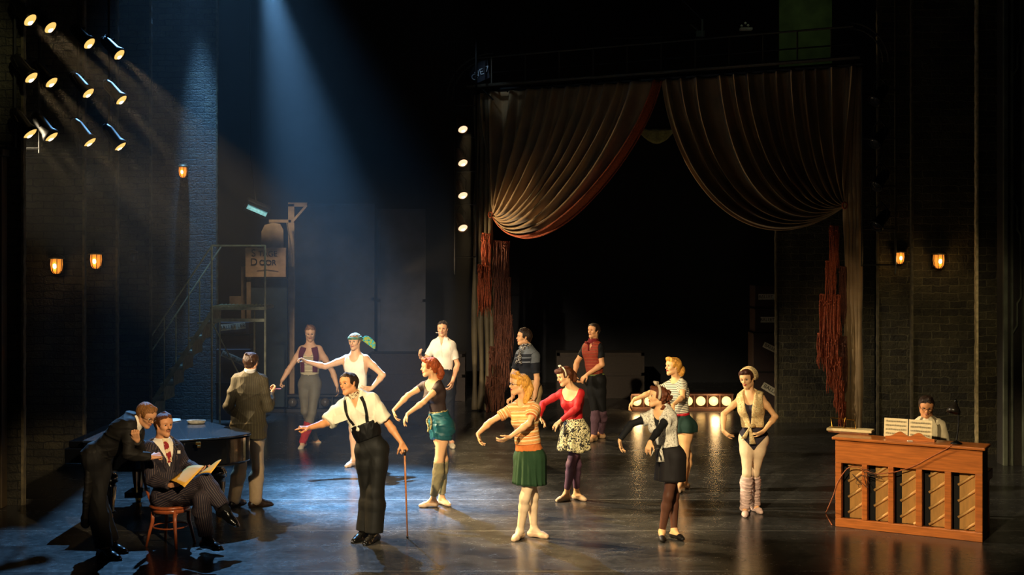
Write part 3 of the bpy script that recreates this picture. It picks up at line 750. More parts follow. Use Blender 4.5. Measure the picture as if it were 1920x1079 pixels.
    def slippers(s, m, name='ballet_slipper', off=.004, cutu=-.030, strap=True):
        for sd in 'LR':
            an = s.J['an' + sd]; u = s.J['fu' + sd]; d = s.J['ff' + sd]; S = s.s
            def f(X, Y, Z, an=an, u=u, d=d):
                q = (X - an[0]) * u[0] + (Y - an[1]) * u[1] + (Z - an[2]) * u[2]; r = (X - an[0]) * d[0] + (Y - an[1]) * d[1] + (Z - an[2]) * d[2]
                return q - (cutu + np.where(r > .08, (r - .08) * 2, 0))
            s.wear(name, m, ['foot' + sd], off, gcuts=(f,), amp=0, h=.005 * HRES)
    def shoes(s, m, off=.010, name='shoe'):
        for sd in 'LR':
            an = s.J['an' + sd]; u = s.J['fu' + sd]; d = s.J['ff' + sd]; S = s.s
            ex = [Prim('x', an - d * .045 * S - u * .072 * S, an - d * .02 * S - u * .072 * S, .03 * S, .03 * S, k=.01, ax=u, fl=.55), Prim('x', an + d * .09 * S - u * .074 * S, an + d * .19 * S - u * .074 * S, .038 * S, .028 * S, k=.015, ax=u, fl=.4)]
            o = s.wear(name, m, ['foot' + sd], off, extra=ex, amp=0, h=.005 * HRES, gcuts=(lambda X, Y, Z, an=an, u=u: ((X - an[0]) * u[0] + (Y - an[1]) * u[1] + (Z - an[2]) * u[2]) - .012,))
def emat_eye(): return mat('eyeball', (225, 215, 200), .3, var=.02)
# ------------------------------------------------------------------ the people
def M_(n, c, **k): k.setdefault('rough', .8); k.setdefault('spec', .25); k.setdefault('var', .045); return mat(n, c, **k)
BLK = M_('black_wool', (16, 15, 15), bump=.15); HOSE = M_('pale_tights', (226, 196, 160), rough=.55)
PINK = M_('peach_slipper', (222, 186, 150), rough=.5); LEATH = mat('black_leather', (14, 13, 12), .22, coat=.4)
def hairmat(n, c, c2=None):
    return mat(n, c, .5, var=.45, vs=110, bump=.8, bs=160, spec=.35, stretch=(1, 1, .22))
HB = hairmat('hair_dark', (38, 22, 12)); HBR = hairmat('hair_brown', (74, 42, 20)); HR_ = hairmat('hair_auburn', (150, 66, 22)); HBL = hairmat('hair_blonde', (214, 150, 60)); HLB = hairmat('hair_light', (130, 86, 42))
FIGS = {}
def roll(pts, r0, r1):   # a rolled lock of hair as a chain of prims
    return [(pts[i], pts[i + 1], r0 + (r1 - r0) * i / (len(pts) - 1), r0 + (r1 - r0) * (i + 1) / (len(pts) - 1), .008) for i in range(len(pts) - 1)]
def victory(side=1, b=.0):
    return roll([(-.05, .055, .095), (-.02, .078, .105), (.02, .078, .107), (.05, .055, .10)], .024, .024) + roll([(.055, .05, .085), (.075, .01, .08), (.078, -.03, .06)], .022, .018) + roll([(-.055, .05, .085), (-.075, .01, .08), (-.078, -.03, .06)], .022, .018)
def ponytail(l=.16, x=0, r=.042, drop=1.):
    return roll([(x, -.10, -.02), (x, -.135, -.04 * drop), (x * 1.1, -.14, -.09 * drop), (x * 1.1, -.12, -.13 * drop)], r * .8, r) + roll([(x + .02, -.12, -.05), (x + .03, -.13, -.10 * drop)], r * .6, r * .7)

# A ---- man in tailcoat bending
def fig_tailcoat():
    f = Fig('A', 'man in a black tailcoat and white collar bending over the seated man, at the left', 12.35, 1.82, (186, 852), (252, 789), (274, 779), yaw=66, hyaw=62, hpitch=-28, hroll=0, bend=-.03, lean=.0, build=.9,
        sh=[(236, 800, .02), (244, 799, -.13)], hipyaw=75,
        arms=[[(262, 846, .3), (257, 826, -1), (253, 814, -.3, (0, 1, .2), 'fist', 1)], [(240, 852, -.5), (284, 858, .3), (303, 853, .2, (0, .6, -.8), 'fist', 1)]],
        legs=[[(186, 940, .1), (206, 1018), 68], [(184, 945, -.08), (195, 1030), 64]], skin=(206, 150, 108))
    f.wear('trousers', BLK, {'hips': (0, 1), 'thighL': (0, 1), 'thighR': (0, 1), 'shinL': (0, .97), 'shinR': (0, .97)}, .012, offs={'shinL': (.018, .045), 'shinR': (.018, .045)}, cuts={'hips': [f.below(.14)]}, amp=.010, freq=30, seed=3)
    c = M_('tailcoat_cloth', (20, 18, 16), bump=.1, rough=.7)
    f.wear('shirt', M_('white_cotton', (236, 226, 208)), ['torso', 'neck'], .008, cuts={'neck': [lambda X, Y, Z: (X - f.N[0]) * f.U[0] + (Y - f.N[1]) * f.U[1] + (Z - f.N[2]) * f.U[2] - .055], 'torso': [f.above(.3)]}, amp=0)
    tails = [Prim('extra', f.hl(x, -.035, -.02), f.hl(x * 1.1, -.045, -.08) + A3((-.02, 0, -.57)), .085, .075, k=.05, ax=A3((1, 0, 0)), fl=.45) for x in (-.07, .07)]
    f.wear('tailcoat', c, {'torso': (0, 1), 'traps': (0, 1), 'hips': (0, 1), 'upperarmL': (0, 1), 'upperarmR': (0, 1), 'forearmL': (0, .93), 'forearmR': (0, .93)}, .018, offs={'upperarmL': .016, 'upperarmR': .016, 'forearmL': .015, 'forearmR': .015},
           cuts={'torso': [f.vee(.56, .22, .06)], 'traps': [f.below(.55)]}, extra=tails, amp=.012, freq=28, seed=5)
    f.hair(HLB, 'short', extra=roll([(.03, .055, .098), (0, -.0, .108), (-.01, -.07, .09)], .024, .022))
    f.glasses(mat('wire', (120, 90, 50), .3, 1.)); f.shoes(LEATH)
    return f
# B ---- seated man in pinstripe
def pin(n, c, st, wd=.014): return stripes(n, [c, st], [wd, .002], 'x', rough=.75, bump=.1)
def fig_seated():
    f = Fig('B', 'man in a navy pinstripe suit and red tie sitting with crossed legs and reading papers', 12.72, 1.80, (318, 925), (304, 828), (307, 798), yaw=38, hyaw=48, hpitch=2, hroll=2, hipyaw=50, build=.93,
        sh=[(276, 841), (331, 842)],
        arms=[[(284, 901, -.2), (320, 911, -1), (338, 905, -.4, (.2, .5, .8), 'hold', -1)], [(350, 873, .2), (377, 886, -.9), (391, 886, -.3, (-.3, .4, .8), 'hold', 1)]],
        legs=[[(384, 901, -.22), (422, 956, -.30), 62, 22], [(377, 934, -.32), (388, 1012, -.30), 58]], skin=(210, 148, 104), neckd=-.03)
    cl = pin('navy_pinstripe', (40, 36, 46), (120, 104, 96))
    sh0 = f.wear('shirt', M_('white_cotton', (236, 226, 208)), ['torso', 'neck'], .008, cuts={'neck': [lambda X, Y, Z: (Z - f.N[2]) - .028], 'torso': [f.above(.2)]}, amp=0)
    f.wear('waistcoat', cl, ['torso'], .014, cuts={'torso': [f.vee(.60, .28, .11), f.above(.0)]}, amp=.002, attr=True)
    f.wear('trousers', cl, {'hips': (0, 1), 'thighL': (0, 1), 'thighR': (0, 1), 'shinL': (0, .88), 'shinR': (0, .9)}, .010, offs={'thighL': .012, 'thighR': .012, 'shinL': (.018, .034), 'shinR': (.018, .034)}, amp=.010, freq=26, seed=8, attr=True)
    j = f.wear('suit_jacket', cl, {'torso': (0, 1), 'traps': (0, 1), 'hips': (0, 1), 'upperarmL': (0, 1), 'upperarmR': (0, 1), 'forearmL': (0, .92), 'forearmR': (0, .92)}, .022, offs={'upperarmL': .018, 'upperarmR': .018, 'forearmL': .016, 'forearmR': .016},
           cuts={'torso': [f.vee(.60, .10, .135)], 'hips': [f.vee(.2, -.3, .05)], 'traps': [f.below(.56)]}, amp=.012, freq=26, seed=9, attr=True)
    for x in (-1, 1):
        f.ribbon('lapel', [(x * .10, .1, .52), (x * .115, .1, .46), (x * .105, .1, .40), (x * .075, .1, .30), (x * .04, .1, .2)], .045, cl, .004, target=j)
    t = f.ribbon('necktie', [(0, .1, .535), (0, .1, .47), (0, .1, .40), (0, .1, .33)], .05, blotch('tie_pattern', (140, 30, 34), (226, 200, 160), scale=16, thr=.52), .009, target=sh0)
    MB().cbox(f.tl(.095, .145, .42), (.03, .004, .03)).build('pocket_square', M_('white_cotton', (236, 226, 208)), f.root)
    f.hair(hairmat('hair_slick', (92, 52, 24)), 'short', extra=roll([(.03, .055, .10), (.02, -.01, .12), (.0, -.06, .10)], .022, .025))
    MB().tube([f.hd(-.028, .085, -.045), f.hd(-.01, .100, -.040), f.hd(0, .101, -.041), f.hd(.01, .100, -.040), f.hd(.028, .085, -.045)], [.002, .004, .004, .004, .002], 6).build('moustache', HB, f.root, smooth=True)
    f.shoes(LEATH)
    f.wear('sock', M_('black_sock', (14, 13, 13)), {'shinL': (.7, 1), 'footL': (0, 1)}, .005, amp=0)
    f.wear('sock', M_('black_sock', (14, 13, 13)), {'shinR': (.7, 1), 'footR': (0, 1)}, .005, amp=0)
    return f
# C ---- man with his back to us
def fig_back():
    f = Fig('C', 'man seen from behind in a brown pinstripe jacket and beige trousers beside the grand piano', 14.70, 1.80, (467, 796), (469, 702), (471, 680), yaw=176, hyaw=165, hpitch=-4, hipyaw=170, build=.9,
        sh=[(439, 713, 0), (497, 715, 0)],
        arms=[[(428, 763, .3), (444, 780, 1), (455, 772, .5, (0, 0, -1), 'relax', 1)], [(503, 766, .3), (509, 738, 1), (516, 728, .3, (-1, 0, .2), 'grip', -1)]],
        legs=[[(451, 876, -.02), (439, 936), 155], [(484, 880, .02), (479, 937), 120]], skin=(205, 150, 110))
    f.wear('trousers', M_('beige_wool', (178, 150, 116), bump=.1), {'hips': (0, 1), 'thighL': (0, 1), 'thighR': (0, 1), 'shinL': (0, 1), 'shinR': (0, 1)}, .012, offs={'thighL': (.002, .012), 'thighR': (.002, .012), 'shinL': (.012, .034), 'shinR': (.012, .034)}, cuts={'hips': [f.below(.14)]}, amp=.008, freq=24, seed=3)
    ex = [Prim('extra', f.hl(x, -.02, .08), f.hl(x, -.03, -.16), .128, .138, k=.05, ax=f.hF, fl=.85, trim=[('fn', lambda X, Y, Z: (f.Pv[2] - .15) - Z)]) for x in (-.07, .07)]
    f.wear('jacket', pin('brown_pinstripe', (66, 58, 40), (98, 88, 62), .017), {'torso': (0, 1), 'hips': (0, 1), 'traps': (0, 1), 'upperarmL': (0, 1), 'upperarmR': (0, 1), 'forearmL': (0, .92), 'forearmR': (0, .92)}, .016, offs={'hips': .022, 'upperarmL': .013, 'upperarmR': .013, 'forearmL': .013, 'forearmR': .013},
           cuts={'traps': [f.below(.575)]}, extra=ex, amp=.016, freq=24, seed=9, attr=True)
    f.wear('shirt_collar', M_('white_cotton', (236, 226, 208)), ['neck'], .008, cuts={'neck': [lambda X, Y, Z: (Z - f.N[2]) - .065]}, amp=0)
    f.hair(hairmat('hair_wavy', (60, 36, 18)), 'long', extra=[((random.uniform(-.07, .07), random.uniform(-.11, .03), random.uniform(.03, .11)), (random.uniform(-.07, .07), random.uniform(-.11, .03), random.uniform(-.01, .1)), .014, .012) for _ in range(26)])
    f.shoes(mat('brown_leather', (44, 30, 20), .35))
    return f
# D ---- dancer in maroon open waistcoat
def fig_maroon():
    f = Fig('D', 'male dancer with a maroon scarf over a striped vest and a red leg warmer', 19.1, 1.83, (581, 717), (581, 650), (582, 625), yaw=-3, hyaw=6, hpitch=-14, hroll=0,
        sh=[(562, 656), (602, 655)],
        arms=[[(544, 690, -.3), (529, 714, -.3), (524, 732, -.2, (1, 0, 0), 'grip', 1)], [(624, 698, .2), (632, 724, -.4), (637, 741, 0, (-1, 0, 0), 'relax', -1)]],
        legs=[[(572, 772, -.05), (592, 826, .28), -70, 8], [(585, 776, -.16), (568, 829), -12, 18]], skin=(214, 164, 122))
    g = M_('sage_tights', (108, 98, 74), rough=.6)
    f.wear('tights', g, ['hips', 'thighL', 'thighR', 'shinL', 'shinR'], .006, cuts={'hips': [f.below(.12)]}, amp=.002)
    v = stripes('striped_vest', [(196, 176, 134), (120, 104, 76), (214, 196, 150), (150, 134, 100)], [.018, .006, .022, .006])
    o = f.wear('vest', v, ['torso'], .006, cuts={'torso': [f.scoop(.085, .17, .06), f.above(.09), f.below(.555), lambda X, Y, Z: (lambda q: np.abs(q[0]) - .135)(f.tloc(X, Y, Z))]}, amp=.003, attr=True)
    mr = M_('maroon_knit', (84, 22, 32))
    for x in (-1, 1):
        f.ribbon('scarf_end', [(x * .100, .09, .492), (x * .105, .1, .45), (x * .115, .1, .36), (x * .12, .1, .26), (x * .12, .1, .16)], .075, mr, .014)
    f.wear('leg_warmer', M_('red_knit', (176, 44, 32), bump=.4), {'shinR': (.35, 1)}, .014, amp=.012, freq=60, seed=4, attr=False)
    f.slippers(M_('grey_slipper', (196, 180, 150)))
    f.hair(HLB, 'short', extra=roll([(.03, .06, .095), (-.02, .04, .115), (-.04, -.03, .11)], .026, .02))
    return f
# E ---- dancer in white tank with headscarf
def fig_tank():
    f = Fig('E', 'male dancer in a white tank top and green headband holding one arm out', 17.35, 1.81, (670, 742), (666, 666), (665, 641), yaw=-8, hyaw=-18, hpitch=-2, hroll=0,
        sh=[(644, 674), (690, 673)],
        arms=[[(610, 688, -.2), (575, 679, -.2), (556, 668, -.2, (0, -.3, -1), 'hold', -1)], [(718, 704, .3), (697, 729, -.4), (677, 730, -.6, (0, .9, .3), 'soft', 1)]],
        legs=[[(662, 805, 0), (664, 862), -30], [(682, 806, .0), (688, 858), 25]], skin=(214, 164, 122))
    o = f.wear('tank_top', M_('white_jersey', (232, 222, 200)), ['torso', 'hips'], .007, cuts={'torso': [f.scoop(.07, .11, .06), f.below(.555), lambda X, Y, Z: (lambda q: np.abs(q[0]) - (.135 - .12 * np.clip(q[2] - .42, 0, .2)))(f.tloc(X, Y, Z))], 'hips': [f.above(-.02)]}, amp=.003)
    f.wear('striped_shorts', stripes('brown_striped_shorts', [(120, 96, 60), (60, 48, 32)], [.02, .012], 'y'), {'hips': (0, 1), 'thighL': (0, .35), 'thighR': (0, .35)}, .012, cuts={'hips': [f.below(.05)]}, amp=.006, attr=True)
    f.slippers(PINK); f.hair(hairmat('hair_sandy', (150, 116, 70)), 'short')
    hb = MB(); gm = blotch('headscarf_print', (140, 150, 40), (20, 150, 160), (30, 90, 60), 22, .5)
    vs, qs = solid([Prim('x', f.hd(0, -.03, .038), f.hd(0, .02, .040), .096 * f.hs, .090 * f.hs, k=.01)], .005, [lambda X, Y, Z: np.abs((X - f.hd(0, 0, .055)[0]) * f.HU[0] + (Y - f.hd(0, 0, .055)[1]) * f.HU[1] + (Z - f.hd(0, 0, .055)[2]) * f.HU[2]) - .018])
    f.simple('headband', vs, qs, [blotch('headscarf_print2', (120, 120, 60), (60, 110, 90), None, 22, .5)])
    a = V(f.hd(.06, -.10, .03)); tail = [[a + V((t * .19, .02 * t + .02 * math.sin(k * 5), -.085 * t + .02 * math.sin(t * 4) + k * (.02 + .26 * t * (1.25 - t)))) for k in (-.5, -.2, .2, .5)] for t in np.linspace(0, 1, 9)]
    MB().sheet(tail, .004).build('scarf_tail', gm, f.root, smooth=True)
    return f
# F ---- man with cane
def fig_cane():
    f = Fig('F', 'man in a white shirt, black braces and high black trousers leaning on a wooden cane', 12.96, 1.80, (696, 838), (667, 744), (654, 721), yaw=-12, hyaw=-38, hpitch=4, hroll=-13, shroll=10, build=.93,
        sh=[(638, 764, .04), (703, 751, -.03)], hipyaw=-5,
        arms=[[(614, 793, -.5), (579, 803, -.6), (560, 802, -.3, (0, .2, -1), 'point', 1)], [(729, 796, -.2), (753, 831, -.4), (761, 850, 0, (-.2, .4, -.3), 'grip', -1)]],
        legs=[[(692, 924, .05), (684, 996), -30], [(704, 926, -.04), (702, 1000), -22]], skin=(214, 148, 98), neckd=-.03)
    tm = M_('black_trousers', (18, 17, 14), bump=.12, rough=.65)
    wt = M_('cream_cotton', (236, 224, 196), bump=.1)
    collar = [Prim('extra', f.tl(x * .03, .045, .56), f.tl(x * .09, .075, .52), .016, .012, k=.02, ax=f.F, fl=.5) for x in (-1, 1)]
    sh_ = f.wear('shirt', wt, {'torso': (0, 1), 'traps': (0, 1), 'neck': (0, 1), 'upperarmL': (0, .97), 'upperarmR': (0, .80)}, .014, offs={'upperarmL': (.018, .040), 'upperarmR': (.016, .034), 'neck': .010}, cuts={'torso': [f.vee(.57, .42, .065), f.above(.235)], 'neck': [lambda X, Y, Z: (X - f.N[0]) * f.U[0] + (Y - f.N[1]) * f.U[1] + (Z - f.N[2]) * f.U[2] - .03, f.vee(.60, .44, .06)]}, extra=collar, amp=.022, freq=30, seed=12)
    f.wear('trousers', tm, {'torso': (0, 1), 'hips': (0, 1), 'thighL': (0, 1), 'thighR': (0, 1), 'shinL': (0, .99), 'shinR': (0, .99)}, .020, offs={'hips': .006, 'thighL': (.006, .030), 'thighR': (.006, .030), 'shinL': (.030, .052), 'shinR': (.030, .052), 'torso': .014}, cuts={'torso': [f.below(.17, 0, .08)]}, amp=.006, freq=22, seed=13)
    f.wear('cummerbund', M_('black_satin', (15, 14, 13), rough=.5), ['torso'], .024, cuts={'torso': [f.below(.262, 0, .08), f.above(.09, 0, .08)]}, amp=.006, freq=60, seed=14)
    for x in (-1, 1): f.ribbon('brace', [(x * .075, -.03, .56), (x * .082, .03, .55), (x * .09, .09, .49), (x * .088, .1, .42), (x * .08, .1, .34), (x * .075, .1, .272)], .030, BLK, .006, target=sh_)
    for x in (-1, 1):
        f.ribbon('shirt_pocket', [(x * .075 - .035, .1, .39), (x * .075, .1, .39), (x * .075 + .035, .1, .39)], .075, wt, .003, target=sh_)
    f.wear('neckerchief', blotch('neck_print', (220, 200, 160), (90, 50, 30), None, 60, .52), ['neck'], .008, cuts={'neck': [lambda X, Y, Z: (X - f.N[0]) * f.U[0] + (Y - f.N[1]) * f.U[1] + (Z - f.N[2]) * f.U[2] - .045]}, amp=.01, freq=80)
    f.hair(HB, 'short', extra=roll([(.03, .06, .096), (0, .03, .108), (-.02, -.04, .104)], .022, .022)); f.shoes(LEATH)
    return f
# G ---- woman black top, teal shorts
def fig_teal():
    f = Fig('G', 'female dancer in a black short-sleeved top and teal shorts with long socks, arms reaching left', 14.55, 1.68, (826, 796), (812, 715), (806, 689), sex='f', yaw=-46, hyaw=-82, hpitch=-3, hroll=0, hipyaw=-60,
        sh=[(792, 724), (824, 727)],
        arms=[[(765, 742, -.3), (738, 770, -.4), (743, 792, -.2, (1, 0, .2), 'ballet', 1)], [(795, 754, -.8), (764, 777, -.5), (751, 803, -.2, (1, .3, .2), 'ballet', 1)]],
        legs=[[(832, 862, .04), (828, 934), 40], [(823, 864, -.08), (812, 938), -75]], skin=(226, 172, 122))
    o = f.wear('leotard', M_('dark_brown_jersey', (48, 34, 30), rough=.7), {'torso': (0, 1), 'traps': (0, 1), 'hips': (0, 1), 'upperarmL': (0, .30), 'upperarmR': (0, .30)}, .006, cuts={'torso': [f.scoop(.095, .13, .05)], 'traps': [f.scoop(.095, .13, .05)]}, amp=.002)
    f.wear('shorts', M_('teal_satin', (26, 78, 84), rough=.45, bump=.1), {'hips': (0, 1), 'thighL': (0, .30), 'thighR': (0, .30)}, .018, offs={'thighL': .022, 'thighR': .022}, cuts={'hips': [f.below(.12)]}, extra=[Prim('extra', f.tl(0, 0, .10), f.hl(0, 0, 0), .115, .13, k=.04, ax=f.F, fl=.8)], amp=.010, freq=40, seed=2)
    f.ribbon('braided_belt', [(math.sin(a) * .14, math.cos(a) * .14, .15) for a in np.linspace(0, 2 * math.pi, 30)], .04, blotch('belt_print', (206, 186, 120), (60, 50, 36), None, 90, .5), .012, target=o)
    q = V(f.tl(.02, .16, .14)); MB().tube(spline([q, q + V((-.03, -.02, -.05)), q + V((-.01, -.03, -.12)), q + V((-.02, -.02, -.18))], 4), .012, 6).tube(spline([q, q + V((.02, -.03, -.06)), q + V((.01, -.03, -.15))], 4), .011, 6).build('belt_knot', D.materials['belt_print'], f.root, smooth=True)
    f.wear('sock', M_('olive_knit', (150, 136, 96), bump=.5), {'shinL': (0.02, .88), 'shinR': (0.02, .88)}, .010, offs={'shinL': .010, 'shinR': .010}, amp=.006, freq=60)
    f.slippers(PINK)
    f.hair(HR_, 'long', extra=victory() + ponytail(x=0, r=.046) + roll([(0, -.11, .03), (0, -.12, -.03)], .03, .05))
    return f
# H ---- white polo man
def fig_polo():
    f = Fig('H', 'man in a white polo shirt and dark trousers with a cigarette in his mouth', 19.2, 1.84, (833, 709), (830, 637), (830, 617), yaw=-8, hyaw=-6, hpitch=0, build=.93,
        sh=[(812, 645), (850, 648)],
        arms=[[(797, 676, -.2), (789, 671, -1), (785, 661, -.5, (1, 0, 0), 'relax', 1)], [(858, 684, .2), (849, 715, -.4), (843, 733, -.2, (-1, .2, 0), 'relax', -1)]],
        legs=[[(830, 774, .02), (829, 829), -25], [(843, 774, -.02), (847, 828), 10]], skin=(212, 154, 112))
    f.wear('trousers', BLK, ['hips', 'thighL', 'thighR', 'shinL', 'shinR'], .012, cuts={'hips': [f.below(.12)]}, amp=.006)
    wt = M_('off_white_polo', (226, 214, 194), bump=.1)
    collar = [Prim('extra', f.tl(x * .02, .05, .585), f.tl(x * .075, .05, .56), .016, .016, k=.02, ax=f.F, fl=.6) for x in (-1, 1)]
    o = f.wear('polo_shirt', wt, {'torso': (0, 1), 'traps': (0, 1), 'upperarmL': (0, .72), 'upperarmR': (0, .72)}, .010, offs={'upperarmL': .010, 'upperarmR': .010}, cuts={'torso': [f.vee(.57, .45, .03), f.above(.04)]}, extra=collar, amp=.008, freq=34, seed=6)
    f.ribbon('placket', [(-.012, .1, .5), (-.012, .1, .4), (-.012, .1, .3)], .025, wt, .004, target=o)
    f.ribbon('breast_pocket', [(.05, .1, .41), (.085, .1, .41), (.12, .1, .41)], .085, wt, .003, target=o)
    f.slippers(M_('grey_slipper', (196, 180, 150))); f.hair(HB, 'short', extra=roll([(-.03, .055, .10), (.02, .04, .11), (.04, -.03, .10)], .022, .02))
    return f
# I ---- navy polo man
def fig_navy():
    f = Fig('I', 'man in a navy and grey striped polo shirt with a spotted neckerchief, looking left', 17.9, 1.82, (994, 728), (987, 653), (983, 633), yaw=-48, hyaw=-76, hpitch=4,
        sh=[(973, 665), (1006, 669)],
        arms=[[(962, 703, -.3), (962, 745, -.9), (949, 754, -.2, (0, 0, -1), 'hold', 1)], [(1007, 711, -.2), (1003, 744, -.3), (998, 762, 0, (-1, 0, 0), 'relax', 1)]],
        legs=[[(990, 799, 0), (988, 856), -60], [(1000, 800, -.05), (1003, 858), -40]], skin=(218, 160, 112))
    v = stripes('navy_stripe_polo', [(62, 66, 74), (24, 26, 34), (130, 134, 138), (24, 26, 34), (96, 100, 106), (24, 26, 34)], [.10, .03, .016, .05, .016, .2])
    collar = [Prim('extra', f.tl(x * .02, .05, .585), f.tl(x * .075, .05, .56), .016, .016, k=.02, ax=f.F, fl=.6) for x in (-1, 1)]
    g1 = M_('grey_pique', (92, 96, 102)); 
    f.wear('polo_shirt', stripes('navy_band_polo', [(20, 22, 30), (110, 112, 118), (20, 22, 30), (90, 94, 100), (20, 22, 30), (98, 102, 108), (98, 102, 108)], [5.27 - 5.0, .02, .04, .02, .04, .2, 4.5], 'y'), {'torso': (0, 1), 'traps': (0, 1), 'upperarmL': (0, .72), 'upperarmR': (0, .72)}, .010, offs={'upperarmL': .010, 'upperarmR': .010}, cuts={'torso': [f.above(.04)]}, extra=collar, amp=.006, freq=34, seed=16, attr=True)
    f.wear('sleeve_band', M_('navy_knit', (22, 24, 32)), {'upperarmL': (.66, .75), 'upperarmR': (.66, .75)}, .019, amp=0)
    f.wear('shorts', M_('tan_cotton', (170, 142, 100)), {'hips': (0, 1), 'thighL': (0, .4), 'thighR': (0, .4)}, .014, cuts={'hips': [f.below(.1)]}, amp=.006)
    sp = blotch('spotted_scarf', (26, 22, 26), (220, 210, 196), None, 75, .56)
    f.wear('neckerchief', sp, ['neck'], .012, cuts={'neck': [lambda X, Y, Z: (Z - f.N[2]) - .06]}, amp=.012, freq=70)
    q = V(f.tl(-.02, .10, .54)); MB().sheet([[q + V((-.02 * t + k * (.012 + .045 * t), -.02 * math.sin(k * 3) - .02, -.20 * t)) for k in (-1, -.4, .2, .8)] for t in np.linspace(0, 1, 8)], .006).build('scarf_end', sp, f.root, smooth=True)
    f.slippers(PINK); f.hair(HB, 'short', extra=roll([(0, .055, .10), (0, 0, .12), (0, -.06, .10)], .03, .026))
    return f
# J ---- orange sweater
def fig_sweater():
    f = Fig('J', 'woman with glasses in an orange striped sweater and dark green pleated skirt', 12.98, 1.67, (992, 852), (982, 755), (974, 722), sex='f', yaw=-28, hyaw=-78, hpitch=2, hroll=-4, hipyaw=-38,
        sh=[(954, 769), (1006, 767)],
        arms=[[(919, 792, -.3), (896, 814, -.6), (903, 839, -.3, (.9, -.3, .2), 'ballet', 1)], [(991, 795, -.6), (956, 820, -.7), (931, 832, -.2, (0, .6, .8), 'ballet', -1)]],
        legs=[[(1000, 932, .08), (1001, 993), 60], [(984, 934, -.06), (975, 996), -25]], skin=(228, 170, 118), neckd=-.03)
    st = stripes('fair_isle', [(224, 150, 84), (246, 222, 170), (206, 110, 60), (236, 196, 130), (228, 150, 84), (206, 160, 96), (238, 206, 150)], [.022, .008, .010, .006, .018, .008, .014], 'y', bump=.4, rough=.9)
    o = f.wear('sweater', st, {'torso': (0, 1), 'traps': (0, 1), 'hips': (0, 1), 'upperarmL': (0, .52), 'upperarmR': (0, .52)}, .014, offs={'upperarmL': (.014, .018), 'upperarmR': (.014, .018)}, cuts={'torso': [f.above(.115), f.scoop(.06, .06, .03)], 'hips': [f.above(.115)]}, extra=[Prim('extra', f.tl(0, 0, .14), f.tl(0, 0, .22), .135, .125, k=.03, ax=f.F, fl=.8, trim=[('fn', f.above(.115))])], amp=.006, freq=34, seed=4, attr=True)
    f.wear('sweater_hem', M_('orange_rib', (204, 112, 52), bump=.4), ['torso', 'hips'], .010, cuts={'torso': [f.below(.125), f.above(.045)], 'hips': [f.below(.125), f.above(.045)]}, extra=[Prim('extra', f.tl(0, 0, .06), f.tl(0, 0, .13), .132, .127, k=.03, ax=f.F, fl=.8, trim=[('fn', f.above(.045)), ('fn', f.below(.125))])], amp=.003, freq=90)
    f.skirt('pleated_skirt', M_('bottle_green_wool', (32, 58, 34), rough=.85), .075, .565, .115, .178, flat=.85, pleats=16, pamp=.012, hipr=.148, drop=(.012, 0), n=160)
    f.wear('tights', HOSE, ['thighL', 'thighR', 'shinL', 'shinR', 'footL', 'footR'], .004, amp=0)
    f.slippers(PINK, off=.008); f.glasses(mat('black_frame', (24, 18, 16), .3))
    f.hair(HBL, 'long', extra=victory() + roll([(.0, -.09, .03), (.02, -.115, -.04), (.03, -.10, -.10), (.03, -.075, -.16), (.03, -.07, -.19)], .05, .034) + roll([(-.03, -.09, -.03), (-.03, -.10, -.1), (-.02, -.08, -.17)], .036, .03) + roll([(0, .06, .11), (0, .03, .13)], .034, .03))
    return f
